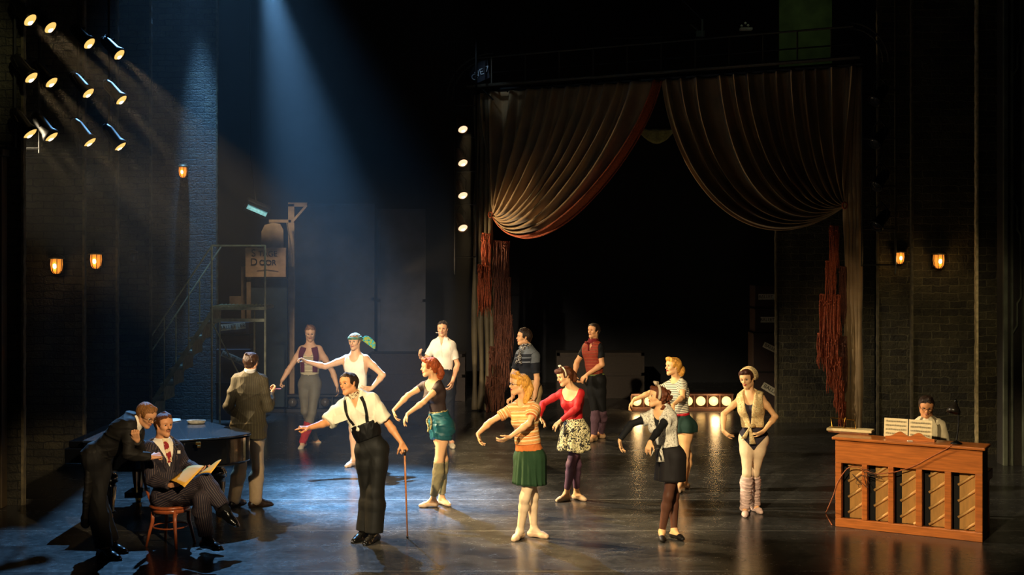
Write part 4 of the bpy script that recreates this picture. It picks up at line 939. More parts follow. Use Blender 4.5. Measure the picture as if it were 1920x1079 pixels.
# K ---- red leotard
def fig_red():
    f = Fig('K', 'woman in a red long-sleeved leotard with a floral skirt and mauve footless tights', 14.8, 1.63, (1078, 803), (1071, 731), (1059, 706), sex='f', yaw=-26, hyaw=-64, hpitch=-14, hroll=-6, hipyaw=-36,
        sh=[(1049, 739), (1091, 738)],
        arms=[[(1018, 758, .3), (1011, 783, -.7), (1029, 799, -.4, (.2, -.2, -1), 'ballet', -1)], [(1082, 766, -.5), (1051, 790, -.6), (1038, 803, -.2, (.3, .7, -.6), 'ballet', 1)]],
        legs=[[(1082, 872, .05), (1081, 925), 40], [(1070, 872, -.05), (1062, 927), -50]], skin=(230, 178, 126))
    f.wear('leotard', M_('red_jersey', (178, 30, 32), rough=.6), {'torso': (0, 1), 'traps': (0, 1), 'hips': (0, 1), 'upperarmL': (0, 1), 'upperarmR': (0, 1), 'forearmL': (0, .94), 'forearmR': (0, .94)}, .006, cuts={'torso': [f.scoop(.115, .17, .06)], 'traps': [f.scoop(.115, .17, .06)]}, amp=.003, freq=50)
    f.skirt('floral_skirt', blotch('floral_print', (40, 36, 30), (222, 208, 160), (150, 140, 90), 34, .48), .10, .62, .115, .20, flat=.85, pleats=9, pamp=.016, hipr=.165, hemwave=.012, n=120)
    f.wear('waist_tie', D.materials['floral_print'], ['torso'], .014, cuts={'torso': [f.below(.13), f.above(.085)]}, amp=.012, freq=80)
    f.wear('footless_tights', M_('mauve_tights', (88, 60, 76), rough=.6), {'thighL': (0, 1), 'thighR': (0, 1), 'shinL': (0, .80), 'shinR': (0, .80)}, .005, amp=0)
    f.slippers(PINK)
    f.hair(hairmat('hair_chestnut', (84, 42, 16)), 'long', extra=roll([(-.05, .055, .085), (-.02, .085, .09), (.03, .085, .09), (.055, .06, .085)], .030, .030) + roll([(0, -.09, .04), (.0, -.125, -.02), (0, -.12, -.08)], .05, .04))
    h = [f.hd(math.sin(a) * .094, .022 - .01 * math.cos(a), math.cos(a) * .094 + .035) for a in np.linspace(-1.9, 1.9, 16)]
    MB().tube(h, .009, 6, flat=(0, 0, 1)).tube([f.hd(-.0, .03, .135), f.hd(.02, .035, .155), f.hd(.035, .03, .145)], .010, 6).tube([f.hd(-.0, .03, .135), f.hd(-.025, .035, .155)], .010, 6).build('hair_ribbon', M_('cream_ribbon', (236, 220, 186)), f.root, smooth=True)
    return f
# L ---- red striped knit vest
def fig_redvest():
    f = Fig('L', 'man in a red striped knit vest over a black T-shirt and a red neckerchief', 19.5, 1.80, (1116, 710), (1111, 642), (1113, 621), yaw=-36, hyaw=-42, hpitch=6,
        sh=[(1096, 652), (1127, 652)],
        arms=[[(1082, 679, .3), (1077, 704, -.5), (1082, 718, -.3, (1, 0, 0), 'relax', 1)], [(1129, 684, -.2), (1101, 703, -1), (1088, 714, -.3, (0, .4, -1), 'relax', 1)]],
        legs=[[(1116, 773, -.02), (1114, 817), -30], [(1130, 773, .03), (1127, 812), -60]], skin=(214, 152, 104))
    f.wear('t_shirt', M_('black_jersey', (18, 18, 20)), {'torso': (0, 1), 'traps': (0, 1), 'upperarmL': (0, .60), 'upperarmR': (0, .60)}, .007, cuts={'torso': [f.vee(.58, .42, .06)]}, amp=.004)
    f.wear('knit_vest', stripes('red_knit_stripe', [(150, 54, 34), (96, 30, 24), (176, 84, 50), (70, 26, 22)], [.02, .008, .01, .006], bump=.4), ['torso'], .014, cuts={'torso': [f.vee(.58, .42, .07), f.above(.07), lambda X, Y, Z: (lambda q: np.abs(q[0]) - .145)(f.tloc(X, Y, Z))]}, amp=.004, attr=True)
    f.wear('waistband', M_('green_rib', (112, 124, 66)), ['torso', 'hips'], .012, cuts={'torso': [f.below(.075), f.above(.045)], 'hips': [f.below(.075), f.above(.045)]}, amp=0)
    f.wear('leggings', BLK, {'hips': (0, 1), 'thighL': (0, 1), 'thighR': (0, 1)}, .007, cuts={'hips': [f.below(.06)]}, amp=.002)
    f.wear('leg_warmer', M_('mauve_knit', (92, 66, 76), bump=.3), {'shinL': (0, .95), 'shinR': (0, .95)}, .010, amp=.006, freq=60)
    f.wear('neckerchief', M_('red_scarf', (110, 24, 28)), ['neck'], .010, cuts={'neck': [lambda X, Y, Z: (Z - f.N[2]) - .05]}, amp=.012, freq=70)
    q = V(f.tl(-.02, .085, .545)); MB().tube([q, q + V((-.05, -.02, .01))], [.012, .02], 6).tube([q, q + V((.0, -.02, -.12))], [.012, .018], 6).build('scarf_knot', D.materials['red_scarf'], f.root, smooth=True)
    f.slippers(M_('tan_slipper', (190, 150, 110))); f.hair(HB, 'short', cap=.008)
    return f
# M ---- striped T-shirt woman
def fig_stripe():
    f = Fig('M', 'blonde woman in a black and white striped T-shirt, red belt and dark green shorts', 15.6, 1.67, (1279, 795), (1268, 714), (1262, 688), sex='f', yaw=-42, hyaw=-66, hpitch=4, hroll=-3, hipyaw=-50,
        sh=[(1249, 725), (1282, 721)],
        arms=[[(1219, 737, -.2), (1188, 751, -.5), (1171, 774, -.1, (.8, .0, -.3), 'ballet', 1)], [(1280, 745, -.4), (1262, 760, -1), (1252, 772, -.5, (.2, .8, -.3), 'ballet', 1)]],
        legs=[[(1290, 855, .05), (1284, 905), -70], [(1284, 853, -.04), (1277, 911), -30]], skin=(228, 172, 118))
    o = f.wear('t_shirt', stripes('breton', [(226, 214, 186), (44, 42, 44)], [.013, .008], 'y'), {'torso': (0, 1), 'traps': (0, 1), 'upperarmL': (0, .48), 'upperarmR': (0, .48)}, .009, cuts={'torso': [f.scoop(.07, .05, .03), f.above(.1)]}, amp=.004, attr=True)
    f.wear('belt', mat('red_leather', (170, 20, 30), .35), ['torso'], .016, cuts={'torso': [f.below(.14), f.above(.105)]}, amp=0)
    MB().tube([f.tl(-.02 + .02 * math.cos(a), .135, .122 + .02 * math.sin(a)) for a in np.linspace(0, 6.28, 10)], .004, 6).build('belt_buckle', mat('red_leather', (170, 20, 30), .35), f.root)
    f.skirt('flared_shorts', M_('dark_green_cotton', (24, 48, 40)), .11, .72, .105, .150, flat=.85, pleats=7, pamp=.014, hipr=.132, n=100)
    f.slippers(PINK); f.hair(HBL, 'long', extra=victory() + ponytail(x=0, r=.05, drop=.7))
    return f
# N ---- front woman, black sleeves
def fig_front():
    f = Fig('N', 'curly-haired woman in a tied pale print T-shirt over black sleeves and a short black skirt', 13.0, 1.60, (1256, 850), (1240, 768), (1233, 745), sex='f', yaw=-44, hyaw=-76, hpitch=8, hroll=0, hipyaw=-56,
        sh=[(1217, 783), (1255, 782)],
        arms=[[(1183, 796, -.2), (1162, 826, -.4), (1166, 853, -.2, (.8, -.4, .3), 'ballet', 1)], [(1236, 806, -.7), (1219, 829, -.9), (1211, 858, -.3, (.5, .7, .2), 'ballet', 1)]],
        legs=[[(1264, 930, .07), (1264, 996), 30], [(1253, 931, -.06), (1241, 998), -5]], skin=(230, 176, 124))
    f.wear('undershirt', M_('black_jersey', (18, 18, 20)), {'torso': (0, 1), 'upperarmL': (0, 1), 'upperarmR': (0, 1), 'forearmL': (0, .97), 'forearmR': (0, .97)}, .005, cuts={'torso': [f.scoop(.08, .13, .05)]}, amp=.002)
    f.wear('t_shirt', blotch('pale_newsprint', (140, 132, 120), (212, 204, 184), (226, 218, 200), 50, .40), {'torso': (0, 1), 'traps': (0, 1), 'upperarmL': (0, .36), 'upperarmR': (0, .36)}, .018, offs={'upperarmL': (.016, .032), 'upperarmR': (.016, .032)}, cuts={'torso': [f.vee(.60, .26, .10), f.above(.08, .2)]}, amp=.014, freq=30, seed=7)
    q = V(f.tl(-.01, .15, .12)); nm = D.materials['pale_newsprint']
    MB().tube([q + V((-.035, 0, .0)), q + V((.03, -.01, 0))], [.02, .022], 8).sheet([[q + V((.01 + k * (.01 + .03 * t), -.02, -.15 * t)) for k in (-1, 0, 1)] for t in np.linspace(0, 1, 5)], .006).sheet([[q + V((-.03 - .05 * t + k * .01, -.02, -.07 * t + k * (.01 + .02 * t))) for k in (-1, 0, 1)] for t in np.linspace(0, 1, 5)], .006).build('shirt_knot', nm, f.root, smooth=True)
    f.skirt('short_skirt', M_('black_crepe', (26, 22, 22), rough=.75), .09, .60, .108, .165, flat=.85, pleats=7, pamp=.010, hipr=.140, n=100)
    f.wear('sheer_tights', M_('black_sheer', (84, 52, 38), rough=.5), {'thighL': (.1, 1), 'thighR': (.1, 1), 'shinL': (0, 1), 'shinR': (0, 1)}, .004, amp=0)
    f.slippers(M_('black_slipper', (26, 22, 20), rough=.5))
    rn = random.Random(5); curls = []
    for _ in range(60):
        a = rn.uniform(0, 6.28); c = (rn.uniform(-.08, .08), rn.uniform(-.15, -.03), rn.uniform(-.13, .08)); d = (c[0] + rn.uniform(-.03, .03), c[1] + rn.uniform(-.03, .01), c[2] + rn.uniform(-.03, .03)); curls.append((c, d, .022, .017, .005))
    f.hair(hairmat('hair_curly', (96, 46, 20)), 'long', extra=curls + roll([(-.04, .06, .09), (0, .08, .098), (.04, .06, .09)], .024, .024))
    h = [f.hd(math.sin(a) * .098, .012, math.cos(a) * .098 + .032) for a in np.linspace(-2.1, 2.1, 18)]
    sm = stripes('headscarf_stripe', [(206, 190, 160), (110, 96, 84)], [.01, .01])
    MB().tube(h, .015, 8, flat=(0, 0, 1)).tube([f.hd(0, .03, .135), f.hd(.01, .055, .165), f.hd(-.02, .06, .17)], [.013, .02, .012], 8).tube([f.hd(0, .03, .135), f.hd(-.03, .01, .165)], [.013, .018], 8).build('headscarf', M_('scarf_grey', (190, 172, 144)), f.root, smooth=True)
    return f
# O ---- right woman
def fig_blouse():
    f = Fig('O', 'woman in a tied floral sleeveless blouse over a dark leotard with pink leg warmers', 14.1, 1.64, (1413, 818), (1407, 740), (1401, 711), sex='f', yaw=-24, hyaw=-34, hpitch=-8, hroll=-6, hipyaw=-12,
        sh=[(1386, 748), (1430, 746)],
        arms=[[(1357, 777, -.5), (1356, 808, -.7), (1376, 827, -.3, (.4, .6, .7), 'ballet', -1)], [(1454, 782, .3), (1433, 808, -.8), (1409, 823, -.3, (-.2, .7, .7), 'ballet', 1)]],
        legs=[[(1401, 888, -.06), (1397, 953), -10], [(1415, 888, .06), (1416, 947), 15]], skin=(230, 176, 124))
    f.wear('tights', HOSE, ['hips', 'thighL', 'thighR', 'shinL', 'shinR'], .003, cuts={'hips': [f.below(.02)]}, amp=0)
    def leg(X, Y, Z):
        x, y, z = X - f.Pv[0], Y - f.Pv[1], Z - f.Pv[2]; r = x * f.hR[0] + y * f.hR[1]; return (-.135 + np.abs(r) * 1.15) - z
    f.wear('leotard', M_('charcoal_jersey', (40, 34, 44), rough=.7), ['torso', 'hips', 'thighL', 'thighR'], .008, cuts={'torso': [f.scoop(.085, .15, .06), f.below(.54)], 'hips': [leg], 'thighL': [leg], 'thighR': [leg]}, amp=0)
    bm_ = blotch('blouse_print', (140, 112, 66), (234, 212, 158), (206, 168, 112), 60, .38)
    collar = [Prim('extra', f.tl(x * .04, .03, .58), f.tl(x * .08, .075, .50), .016, .014, k=.02, ax=f.F, fl=.5) for x in (-1, 1)]
    f.wear('blouse', bm_, ['torso', 'traps'], .018, cuts={'torso': [f.vee(.62, .13, .085), f.above(.12, .15), lambda X, Y, Z: (lambda q: np.abs(q[0]) - .15)(f.tloc(X, Y, Z))], 'traps': [f.scoop(.06, .06, .03)]}, extra=collar, amp=.014, freq=30, seed=17)
    q = V(f.tl(-.005, .14, .15))
    MB().tube([q + V((-.05, .01, .01)), q, q + V((.06, .01, .01))], [.02, .026, .02], 8).sheet([[q + V((.03 * t + k * (.008 + .028 * t), -.02, -.19 * t)) for k in (-1, 0, 1)] for t in np.linspace(0, 1, 5)], .006).sheet([[q + V((-.07 * t + k * (.008 + .02 * t), -.02, -.13 * t)) for k in (-1, 0, 1)] for t in np.linspace(0, 1, 5)], .006).build('blouse_knot', bm_, f.root, smooth=True)
    f.wear('leg_warmer', M_('pale_pink_knit', (216, 184, 172), bump=.4), {'shinL': (.08, 1), 'shinR': (.08, 1)}, .014, offs={'shinL': (.010, .022), 'shinR': (.010, .022)}, amp=.012, freq=60, seed=5)
    f.slippers(M_('pink_slipper', (224, 190, 176)), off=.006)
    f.hair(hairmat('hair_dark_red', (66, 28, 16)), 'long', extra=roll([(-.05, .055, .085), (-.01, .08, .095), (.04, .07, .095)], .026, .026) + roll([(0, -.10, -.02), (0, -.11, -.06)], .045, .04))
    h = [f.hd(math.sin(a) * .1, -.025, math.cos(a) * .096 + .03) for a in np.linspace(-2.1, 2.1, 18)]
    MB().tube(h, .016, 8).tube([V(x) + V(f.HF) * -.026 for x in h], .018, 8).tube([V(x) + V(f.HF) * -.054 for x in h], .017, 8).build('headscarf', bm_, f.root, smooth=True)
    return f
# P ---- pianist
def fig_pianist():
    f = Fig('P', 'pianist with glasses in a white shirt and braces sitting behind the upright piano', 14.05, 1.78, (1745, 878), (1740, 790), (1737, 763), yaw=-18, hyaw=-14, hpitch=-16, hroll=2,
        sh=[(1718, 799), (1764, 800)],
        arms=[[(1713, 842, .2), (1722, 850, -1), (1720, 858, -1, (0, 0, -1), 'relax', -1)], [(1774, 846, .2), (1765, 854, -1), (1760, 860, -1, (0, 0, -1), 'relax', 1)]],
        legs=[[(1722, 905, -.40), (1722, 960, -.38), -15], [(1762, 908, -.42), (1764, 962, -.4), -5]], skin=(204, 140, 92))
    collar = [Prim('extra', f.tl(x * .02, .05, .585), f.tl(x * .07, .055, .55), .015, .013, k=.02, ax=f.F, fl=.6) for x in (-1, 1)]
    wt = M_('ivory_cotton', (232, 216, 180), bump=.1)
    o = f.wear('shirt', wt, {'torso': (0, 1), 'traps': (0, 1), 'neck': (0, 1), 'upperarmL': (0, 1), 'upperarmR': (0, 1), 'forearmL': (0, .9), 'forearmR': (0, .9)}, .012, offs={'upperarmL': .020, 'upperarmR': .020, 'forearmL': .020, 'forearmR': .020}, cuts={'neck': [lambda X, Y, Z: (Z - f.N[2]) - .012], 'torso': []}, extra=collar, amp=.012, freq=30)
    f.wear('trousers', BLK, {'hips': (0, 1), 'thighL': (0, 1), 'thighR': (0, 1), 'shinL': (0, .95), 'shinR': (0, .95)}, .014, amp=.006)
    for x in (-1, 1): f.ribbon('brace', [(x * .075, -.03, .56), (x * .082, .03, .55), (x * .088, .08, .48), (x * .085, .1, .38), (x * .08, .1, .26)], .032, M_('grey_brace', (120, 108, 84)), .006, target=o)
    MB().tube([f.tl(-.03, .09, .55), f.tl(0, .10, .55), f.tl(.03, .09, .55)], [.014, .006, .014], 6).build('bow_tie', BLK, f.root)
    f.glasses(mat('black_frame', (24, 18, 16), .3)); f.shoes(LEATH)
    f.hair(HB, 'short', extra=roll([(-.04, .055, .095), (.02, .05, .11), (.05, -.01, .10)], .024, .022))
    return f
PEOPLE = [fig_tailcoat, fig_seated, fig_back, fig_maroon, fig_tank, fig_cane, fig_teal, fig_polo, fig_navy, fig_sweater, fig_red, fig_redvest, fig_stripe, fig_front, fig_blouse, fig_pianist]
def build_people():
    for fn in PEOPLE: FIGS[fn.__name__] = fn()
# ------------------------------------------------------------------ the stage house
FL = floormat()
def struct(o, label=None): o['kind'] = 'structure'; return o
struct(MB().box((-10, 8, -.2), (10, 28, 0)).build('floor', FL))
DARK = mat('black_paint', (10, 10, 12), .8, var=.2); BM = mat('black_metal', (15, 15, 17), .45, .6); 
struct(MB().box((-10, 28, 0), (10, 28.2, 13)).build('wall_back', mat('back_wall_paint', (22, 23, 28), .9, vs=3)))
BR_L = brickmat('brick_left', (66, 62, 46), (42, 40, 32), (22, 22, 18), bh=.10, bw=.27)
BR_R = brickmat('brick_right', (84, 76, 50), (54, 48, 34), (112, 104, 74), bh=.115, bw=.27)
EDGE = mat('torn_edge', (74, 66, 46), .8, vs=14, var=.5, bump=.6, bs=30)
def brickleg(name, x0, x1, Y, edge, br, label, th=.07, z1=None):
    z1 = z1 or 3.3 + .193 * Y
    """a painted brick leg with a rough cut edge, built as a slab"""
    r = thing(name, label, 'stage flat', ((x0 + x1) / 2, Y, 0))
    MB().box((x0, Y, 0), (x1, Y + th, z1)).build('brick_face', br, r)
    e = x1 if edge > 0 else x0; rn = random.Random(int(Y * 10)); mb = MB(); g = []
    for i in range(int(z1 / .1) + 1):
        z = i * .1; j = (.008 * rn.random() + (.004 if i % 2 else 0)) * edge; g.append([(e, Y - .012, z), (e + j + .022 * edge, Y - .008, z), (e + j + .022 * edge, Y + th, z)])
    mb.sheet(g, .01 * edge).build('rough_edge', EDGE, r)
    return r
XE = lambda px, Y: (px - 960) * Y / FPX
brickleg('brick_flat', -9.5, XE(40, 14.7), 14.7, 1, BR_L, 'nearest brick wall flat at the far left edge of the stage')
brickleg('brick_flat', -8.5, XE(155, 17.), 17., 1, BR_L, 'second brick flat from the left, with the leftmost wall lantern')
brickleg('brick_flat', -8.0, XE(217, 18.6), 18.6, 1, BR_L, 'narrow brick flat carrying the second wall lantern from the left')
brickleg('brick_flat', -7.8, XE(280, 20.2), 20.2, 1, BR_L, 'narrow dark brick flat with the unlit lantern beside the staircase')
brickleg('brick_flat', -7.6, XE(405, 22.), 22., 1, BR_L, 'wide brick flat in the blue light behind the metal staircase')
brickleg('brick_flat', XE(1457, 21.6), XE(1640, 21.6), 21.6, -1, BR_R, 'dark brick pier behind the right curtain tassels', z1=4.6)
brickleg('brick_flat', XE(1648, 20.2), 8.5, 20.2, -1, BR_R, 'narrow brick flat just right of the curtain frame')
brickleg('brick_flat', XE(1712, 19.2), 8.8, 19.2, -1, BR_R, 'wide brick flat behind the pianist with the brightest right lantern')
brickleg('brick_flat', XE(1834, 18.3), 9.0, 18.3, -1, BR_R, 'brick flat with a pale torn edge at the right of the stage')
EDGE2 = mat('pale_torn_edge', (196, 176, 130), .8, vs=14, var=.4, bump=.6, bs=30)
# pale edge strip stands on the front right flat
e_ = D.objects['brick_flat.008']
for c in e_.children:
    if c.name.startswith('rough_edge'): c.data.materials[0] = EDGE2
# moulded panel at the right edge
r = thing('moulded_panel', 'grey green moulded portal panel at the far right edge', 'stage flat', (7.3, 17.4, 0))
GG = mat('portal_paint', (86, 90, 74), .7, vs=4, var=.4); Yp = 17.4; a_ = XE(1880, Yp)
MB().box((a_, Yp, 0), (9.2, Yp + .2, 11)).build('board', mat('portal_dark', (40, 36, 30), .8), r)
for k, (x, w_) in enumerate(((a_, .05), (a_ + .10, .025), (a_ + .255, .04))): MB().box((x, Yp - .05, 0), (x + w_, Yp, 11)).build('moulding_rib', GG, r)
for zc in (2.7, 6.2):
    pr = [(0, .9), (.06, .8), (.06, .5), (.11, .42), (.11, -.42), (.06, -.5), (.06, -.8), (0, -.9)]
    MB().tube([(a_ + .13 + x, Yp - .02, zc + z) for x, z in pr], .016, 6).build('moulding_frame', GG, r)
# left edge recess trim
r = thing('pilaster', 'dark wooden pilaster standing against the leftmost brick flat', 'trim', (-5.9, 14.6, 0))
MB().box((XE(-30, 14.6), 14.5, 0), (XE(10, 14.6), 14.66, 4.0)).build('shaft', mat('dark_wood_trim', (60, 48, 30), .6, vs=8), r, bevel=.01)
MB().box((XE(-34, 14.6), 14.46, 4.0), (XE(14, 14.6), 14.67, 4.08)).build('cap', mat('dark_wood_trim', (60, 48, 30)), r, bevel=.01)
# ------------------------------------------------------------------ haze
hm = D.materials.new('haze'); hm.use_nodes = True; nt = hm.node_tree; nt.nodes.remove(nt.nodes['Principled BSDF'])
vs_ = nt.nodes.new('ShaderNodeVolumeScatter'); vs_.inputs['Density'].default_value = HAZE; vs_.inputs['Anisotropy'].default_value = .25
nt.links.new(vs_.outputs[0], nt.nodes['Material Output'].inputs['Volume'])
hz = MB().box((-9.4, 14.05, .01), (-.7, 27.9, 12.9)).build('stage_haze', hm); tag(hz, 'thin stage haze hanging over the upstage left half, lit by beams', 'haze', kind='stuff')
# ------------------------------------------------------------------ lamps
LENSW = emitmat('lit_lens_warm', (255, 206, 112), 1.05); LENSD = mat('lens_glass', (30, 34, 40), .15)
WHITEHOT = emitmat('filament', (255, 236, 190), 2.6)
def stage_lamp(loc, aim, label, r=.095, L_=.34, lit=True, watts=0, ang=20, group=None, col=WARM, lens=None, yoke=(0, 0, .28), hm_=None):
    d = V(aim).normalized(); t = thing('stage_lamp', label, 'stage lamp', loc, group=group); M = frame(d, loc=loc)
    MB().lathe([(.02, -L_ - .03), (r * .55, -L_), (r * .8, -L_ * .8), (r * .85, -L_ * .25), (r * 1.0, -.06), (r * 1.12, -.03), (r * 1.12, .008), (r * 1.0, .008), (r * .98, -.02)], M, 20)    .build('housing', hm_ or BM, t, smooth=True)
    mb = MB().lathe([(r * .99, -.012), (r * .8, .002), (r * .45, .012), (.002, .016)], M, 24)
    mb.build('lens', lens or (LENSW if lit else LENSD), t, smooth=True)
    if lit: MB().lathe([(r * .42, .013), (r * .2, .019), (.002, .021)], frame(d, loc=V(loc) + (M.to_3x3() @ V((r * .12, -r * .3, 0)))), 12).build('hot_spot', WHITEHOT, t, smooth=True)
    c = M @ V((0, 0, -L_ * .45)); sd = (M.to_3x3() @ V((1, 0, 0))); y = V(yoke)
    MB().tube([c + sd * r * 1.1, c + sd * r * 1.15 + y * .6, c + y, c - sd * r * 1.15 + y * .6, c - sd * r * 1.1], .012, 6).build('yoke', BM, t)
    if watts: s_ = spot(V(loc) + d * .03, V(loc) + d * 5, watts, col, ang, .5, r * .5)
    return t
row_n = ['top', 'middle', 'bottom']
lampsp = [[(57, 38), (95, 52), (168, 82), (224, 103)], [(59, 146), (97, 155), (166, 175), (228, 188)], [(57, 251), (97, 257), (169, 267), (226, 275)]]
LY = [14.5, 15.2, 15.9, 16.6]
for i, rw in enumerate(lampsp):
    for j, (px, py) in enumerate(rw):
        Y = LY[j]; p = P(px, py, Y)
        stage_lamp(p, [(.68, -.27, -.62), (.64, -.20, -.68), (.60, -.10, -.76)][i], '%s lamp of the %s row of round lit lamps at upper left' % (['first', 'second', 'third', 'fourth'][j], row_n[i]), r=.085 + .004 * (i == 2), watts=LW[i][j], ang=13, group='round lamps on the left lighting towers', yoke=(-.12, .1, .18))
for k, (px, Y, nm_) in enumerate(((28, 14.62, 'first'), (74, 15.4, 'second'), (146, 16.1, 'third'), (204, 16.8, 'fourth'))):
    p = P(px, 0, Y); t = thing('lighting_pole', '%s vertical black pole carrying lamps at upper left' % nm_, 'lighting pole', (p.x, Y, 0))
    MB().tube([(p.x, Y, 4.1), (p.x, Y, 6.6)], .016, 8).build('pole', DARK, t)
    for i in range(3):
        q = P(lampsp[i][k][0] - 8, lampsp[i][k][1] - 10, LY[k]); MB().tube([(p.x, Y, q.z + .15), q + V((-.05, .12, .15))], .014, 6).build('bracket', BM, t)
    MB().tube([(p.x, Y, 4.15), (-9, Y, 4.15)], .016, 6).build('base_arm', DARK, t)
# ladder with four spots beside the curtain
Ys = 22.3; t = thing('spot_ladder', 'black metal ladder frame holding four lit spots left of the curtain', 'lighting ladder', (XE(872, Ys), Ys, 0))
for px in (853, 893): MB().tube([P(px, 60, Ys + .1), P(px, 515, Ys + .1)], .016, 6).build('upright', BM, t)
for py in (198, 258, 322, 384, 482): MB().tube([P(853, py, Ys + .1), P(893, py, Ys + .1)], .012, 6).build('rung', BM, t)
MB().tube([P(893, 100, Ys + .1), P(893, 165, Ys + .1)], .02, 6).build('hanger', BM, t)
for k, (px, py) in enumerate(((868, 243), (868, 306), (868, 367), (868, 428))):
    stage_lamp(P(px, py, Ys - .15), (.26, -.62, -.62), '%s of the four lit spots on the ladder left of the curtain' % ['topmost', 'second highest', 'third highest', 'lowest'][k], r=.085, L_=.36, watts=260, ang=50, group='spots on the ladder left of the curtain', hm_=mat('lamp_lit_brown', (84, 58, 42), .45, .3), lens=emitmat('lit_lens_hot', (255, 214, 170), 1.3))  # housings are black metal; their lit brown look is painted in
# unlit ladder right
Yr = 19.9; t = thing('spot_ladder', 'dark metal ladder frame with unlit lamps right of the curtain', 'lighting ladder', (XE(1650, Yr), Yr, 0))
for px, y1 in ((1616, 500), (1679, 514)): MB().tube([P(px, -30 if px > 1650 else 130, Yr), P(px, y1, Yr)], .016, 6).build('upright', mat('grey_metal', (70, 66, 56), .5, .5), t)
for py in (170, 260, 350, 430, 497): MB().tube([P(1614, py, Yr), P(1681, py, Yr)], .014, 6).build('rung', mat('grey_metal', (70, 66, 56)), t)
for k, (px, py) in enumerate(((1640, 190), (1640, 270), (1642, 350), (1643, 425))):
    stage_lamp(P(px, py, Yr - .15), (-.55, -.35, -.62), '%s unlit black lamp on the ladder right of the curtain' % ['topmost', 'second highest', 'third highest', 'lowest'][k], r=.10, lit=False, group='unlit lamps right of the curtain')
# hanging tube work light
t = thing('work_light', 'black hanging work light with a cold glass front above the stage door sign', 'work light', P(482, 394, 22))
M = frame((.22, -.9, -.38), up=(.45, 0, 1), loc=P(482, 394, 22)); 
MB().cbox((0, 0, -.08), (.44, .22, .16), M).build('housing', BM, t, bevel=.02)
MB().cbox((0, 0, .01), (.36, .09, .02), M).build('glass_front', mat('cold_glass', (130, 200, 215), .15, emit=.22), t)  # blue reflection in the glass put in as a weak glow
MB().tube([M @ V((-.2, .05, .025)), M @ V((.2, .05, .025))], .008, 6).build('guard_bar', BM, t); MB().tube([M @ V((0, 0, -.1)), P(470, 300, 22), P(468, -60, 22)], .012, 6).build('hanger', BM, t)
# wall lanterns
def lantern(px, py, Y, label, lit=True, s=1.):
    p = P(px, py, Y - .10); t = thing('wall_lantern', label, 'wall lantern', p)
    M = Matrix.Translation(p) @ Matrix.Scale(s, 4)
    MB().cbox((0, .07, .02), (.16, .03, .24), M).build('back_plate', BM, t, bevel=.01)
    MB().lathe([(.02, .155), (.06, .145), (.105, .115), (.11, .09), (.09, .09)], M, 16).build('hood', mat('aged_iron', (70, 62, 44), .5, .5), t, smooth=True)
    g = emitmat('lantern_glow', (255, 150, 50), .85) if lit else mat('dull_glass', (34, 28, 20), .2)
    MB().lathe([(.072, .09), (.078, .02), (.066, -.06), (.04, -.10), (.001, -.105)], M, 18).build('glass', g, t, smooth=True)
    if lit: MB().lathe([(.001, -.045), (.026, -.02), (.026, .02), (.001, .045)], M @ Matrix.Translation((0, -.062, 0)), 10).build('flame', emitmat('lantern_flame', (255, 232, 150), 5.), t, smooth=True)
    cg = MB()
    for k in range(8):
        a = k * math.pi / 4 + .39; cg.tube([M @ V((.082 * math.cos(a), .082 * math.sin(a), .09)), M @ V((.086 * math.cos(a), .086 * math.sin(a), .0)), M @ V((.072 * math.cos(a), .072 * math.sin(a), -.07)), M @ V((.03 * math.cos(a), .03 * math.sin(a), -.108))], .0045 * s, 5)
    cg.build('cage', BM, t)
    if lit:
        l = D.lights.new('lantern_light', 'POINT'); l.energy = 1.6; l.color = (1, .6, .22); l.shadow_soft_size = .05; o = D.objects.new('lantern_light', l); COL.objects.link(o); o.location = p + V((0, -.16, -.02))
lantern(106, 499, 17., 'lit brass wall lantern, leftmost on the brick flats'); lantern(180, 490, 18.6, 'lit wall lantern just right of the leftmost lantern', s=1.05)
lantern(343, 323, 22., 'lit wall lantern high on the blue-lit brick flat', s=.9); lantern(248, 483, 20.2, 'small unlit lantern on the dark narrow brick flat', lit=False, s=.8)
lantern(1687, 484, 20.2, 'lit wall lantern beside the curtain frame on the right', s=.9); lantern(1760, 490, 19.2, 'lit wall lantern on the brick flat above the pianist', s=1.05)
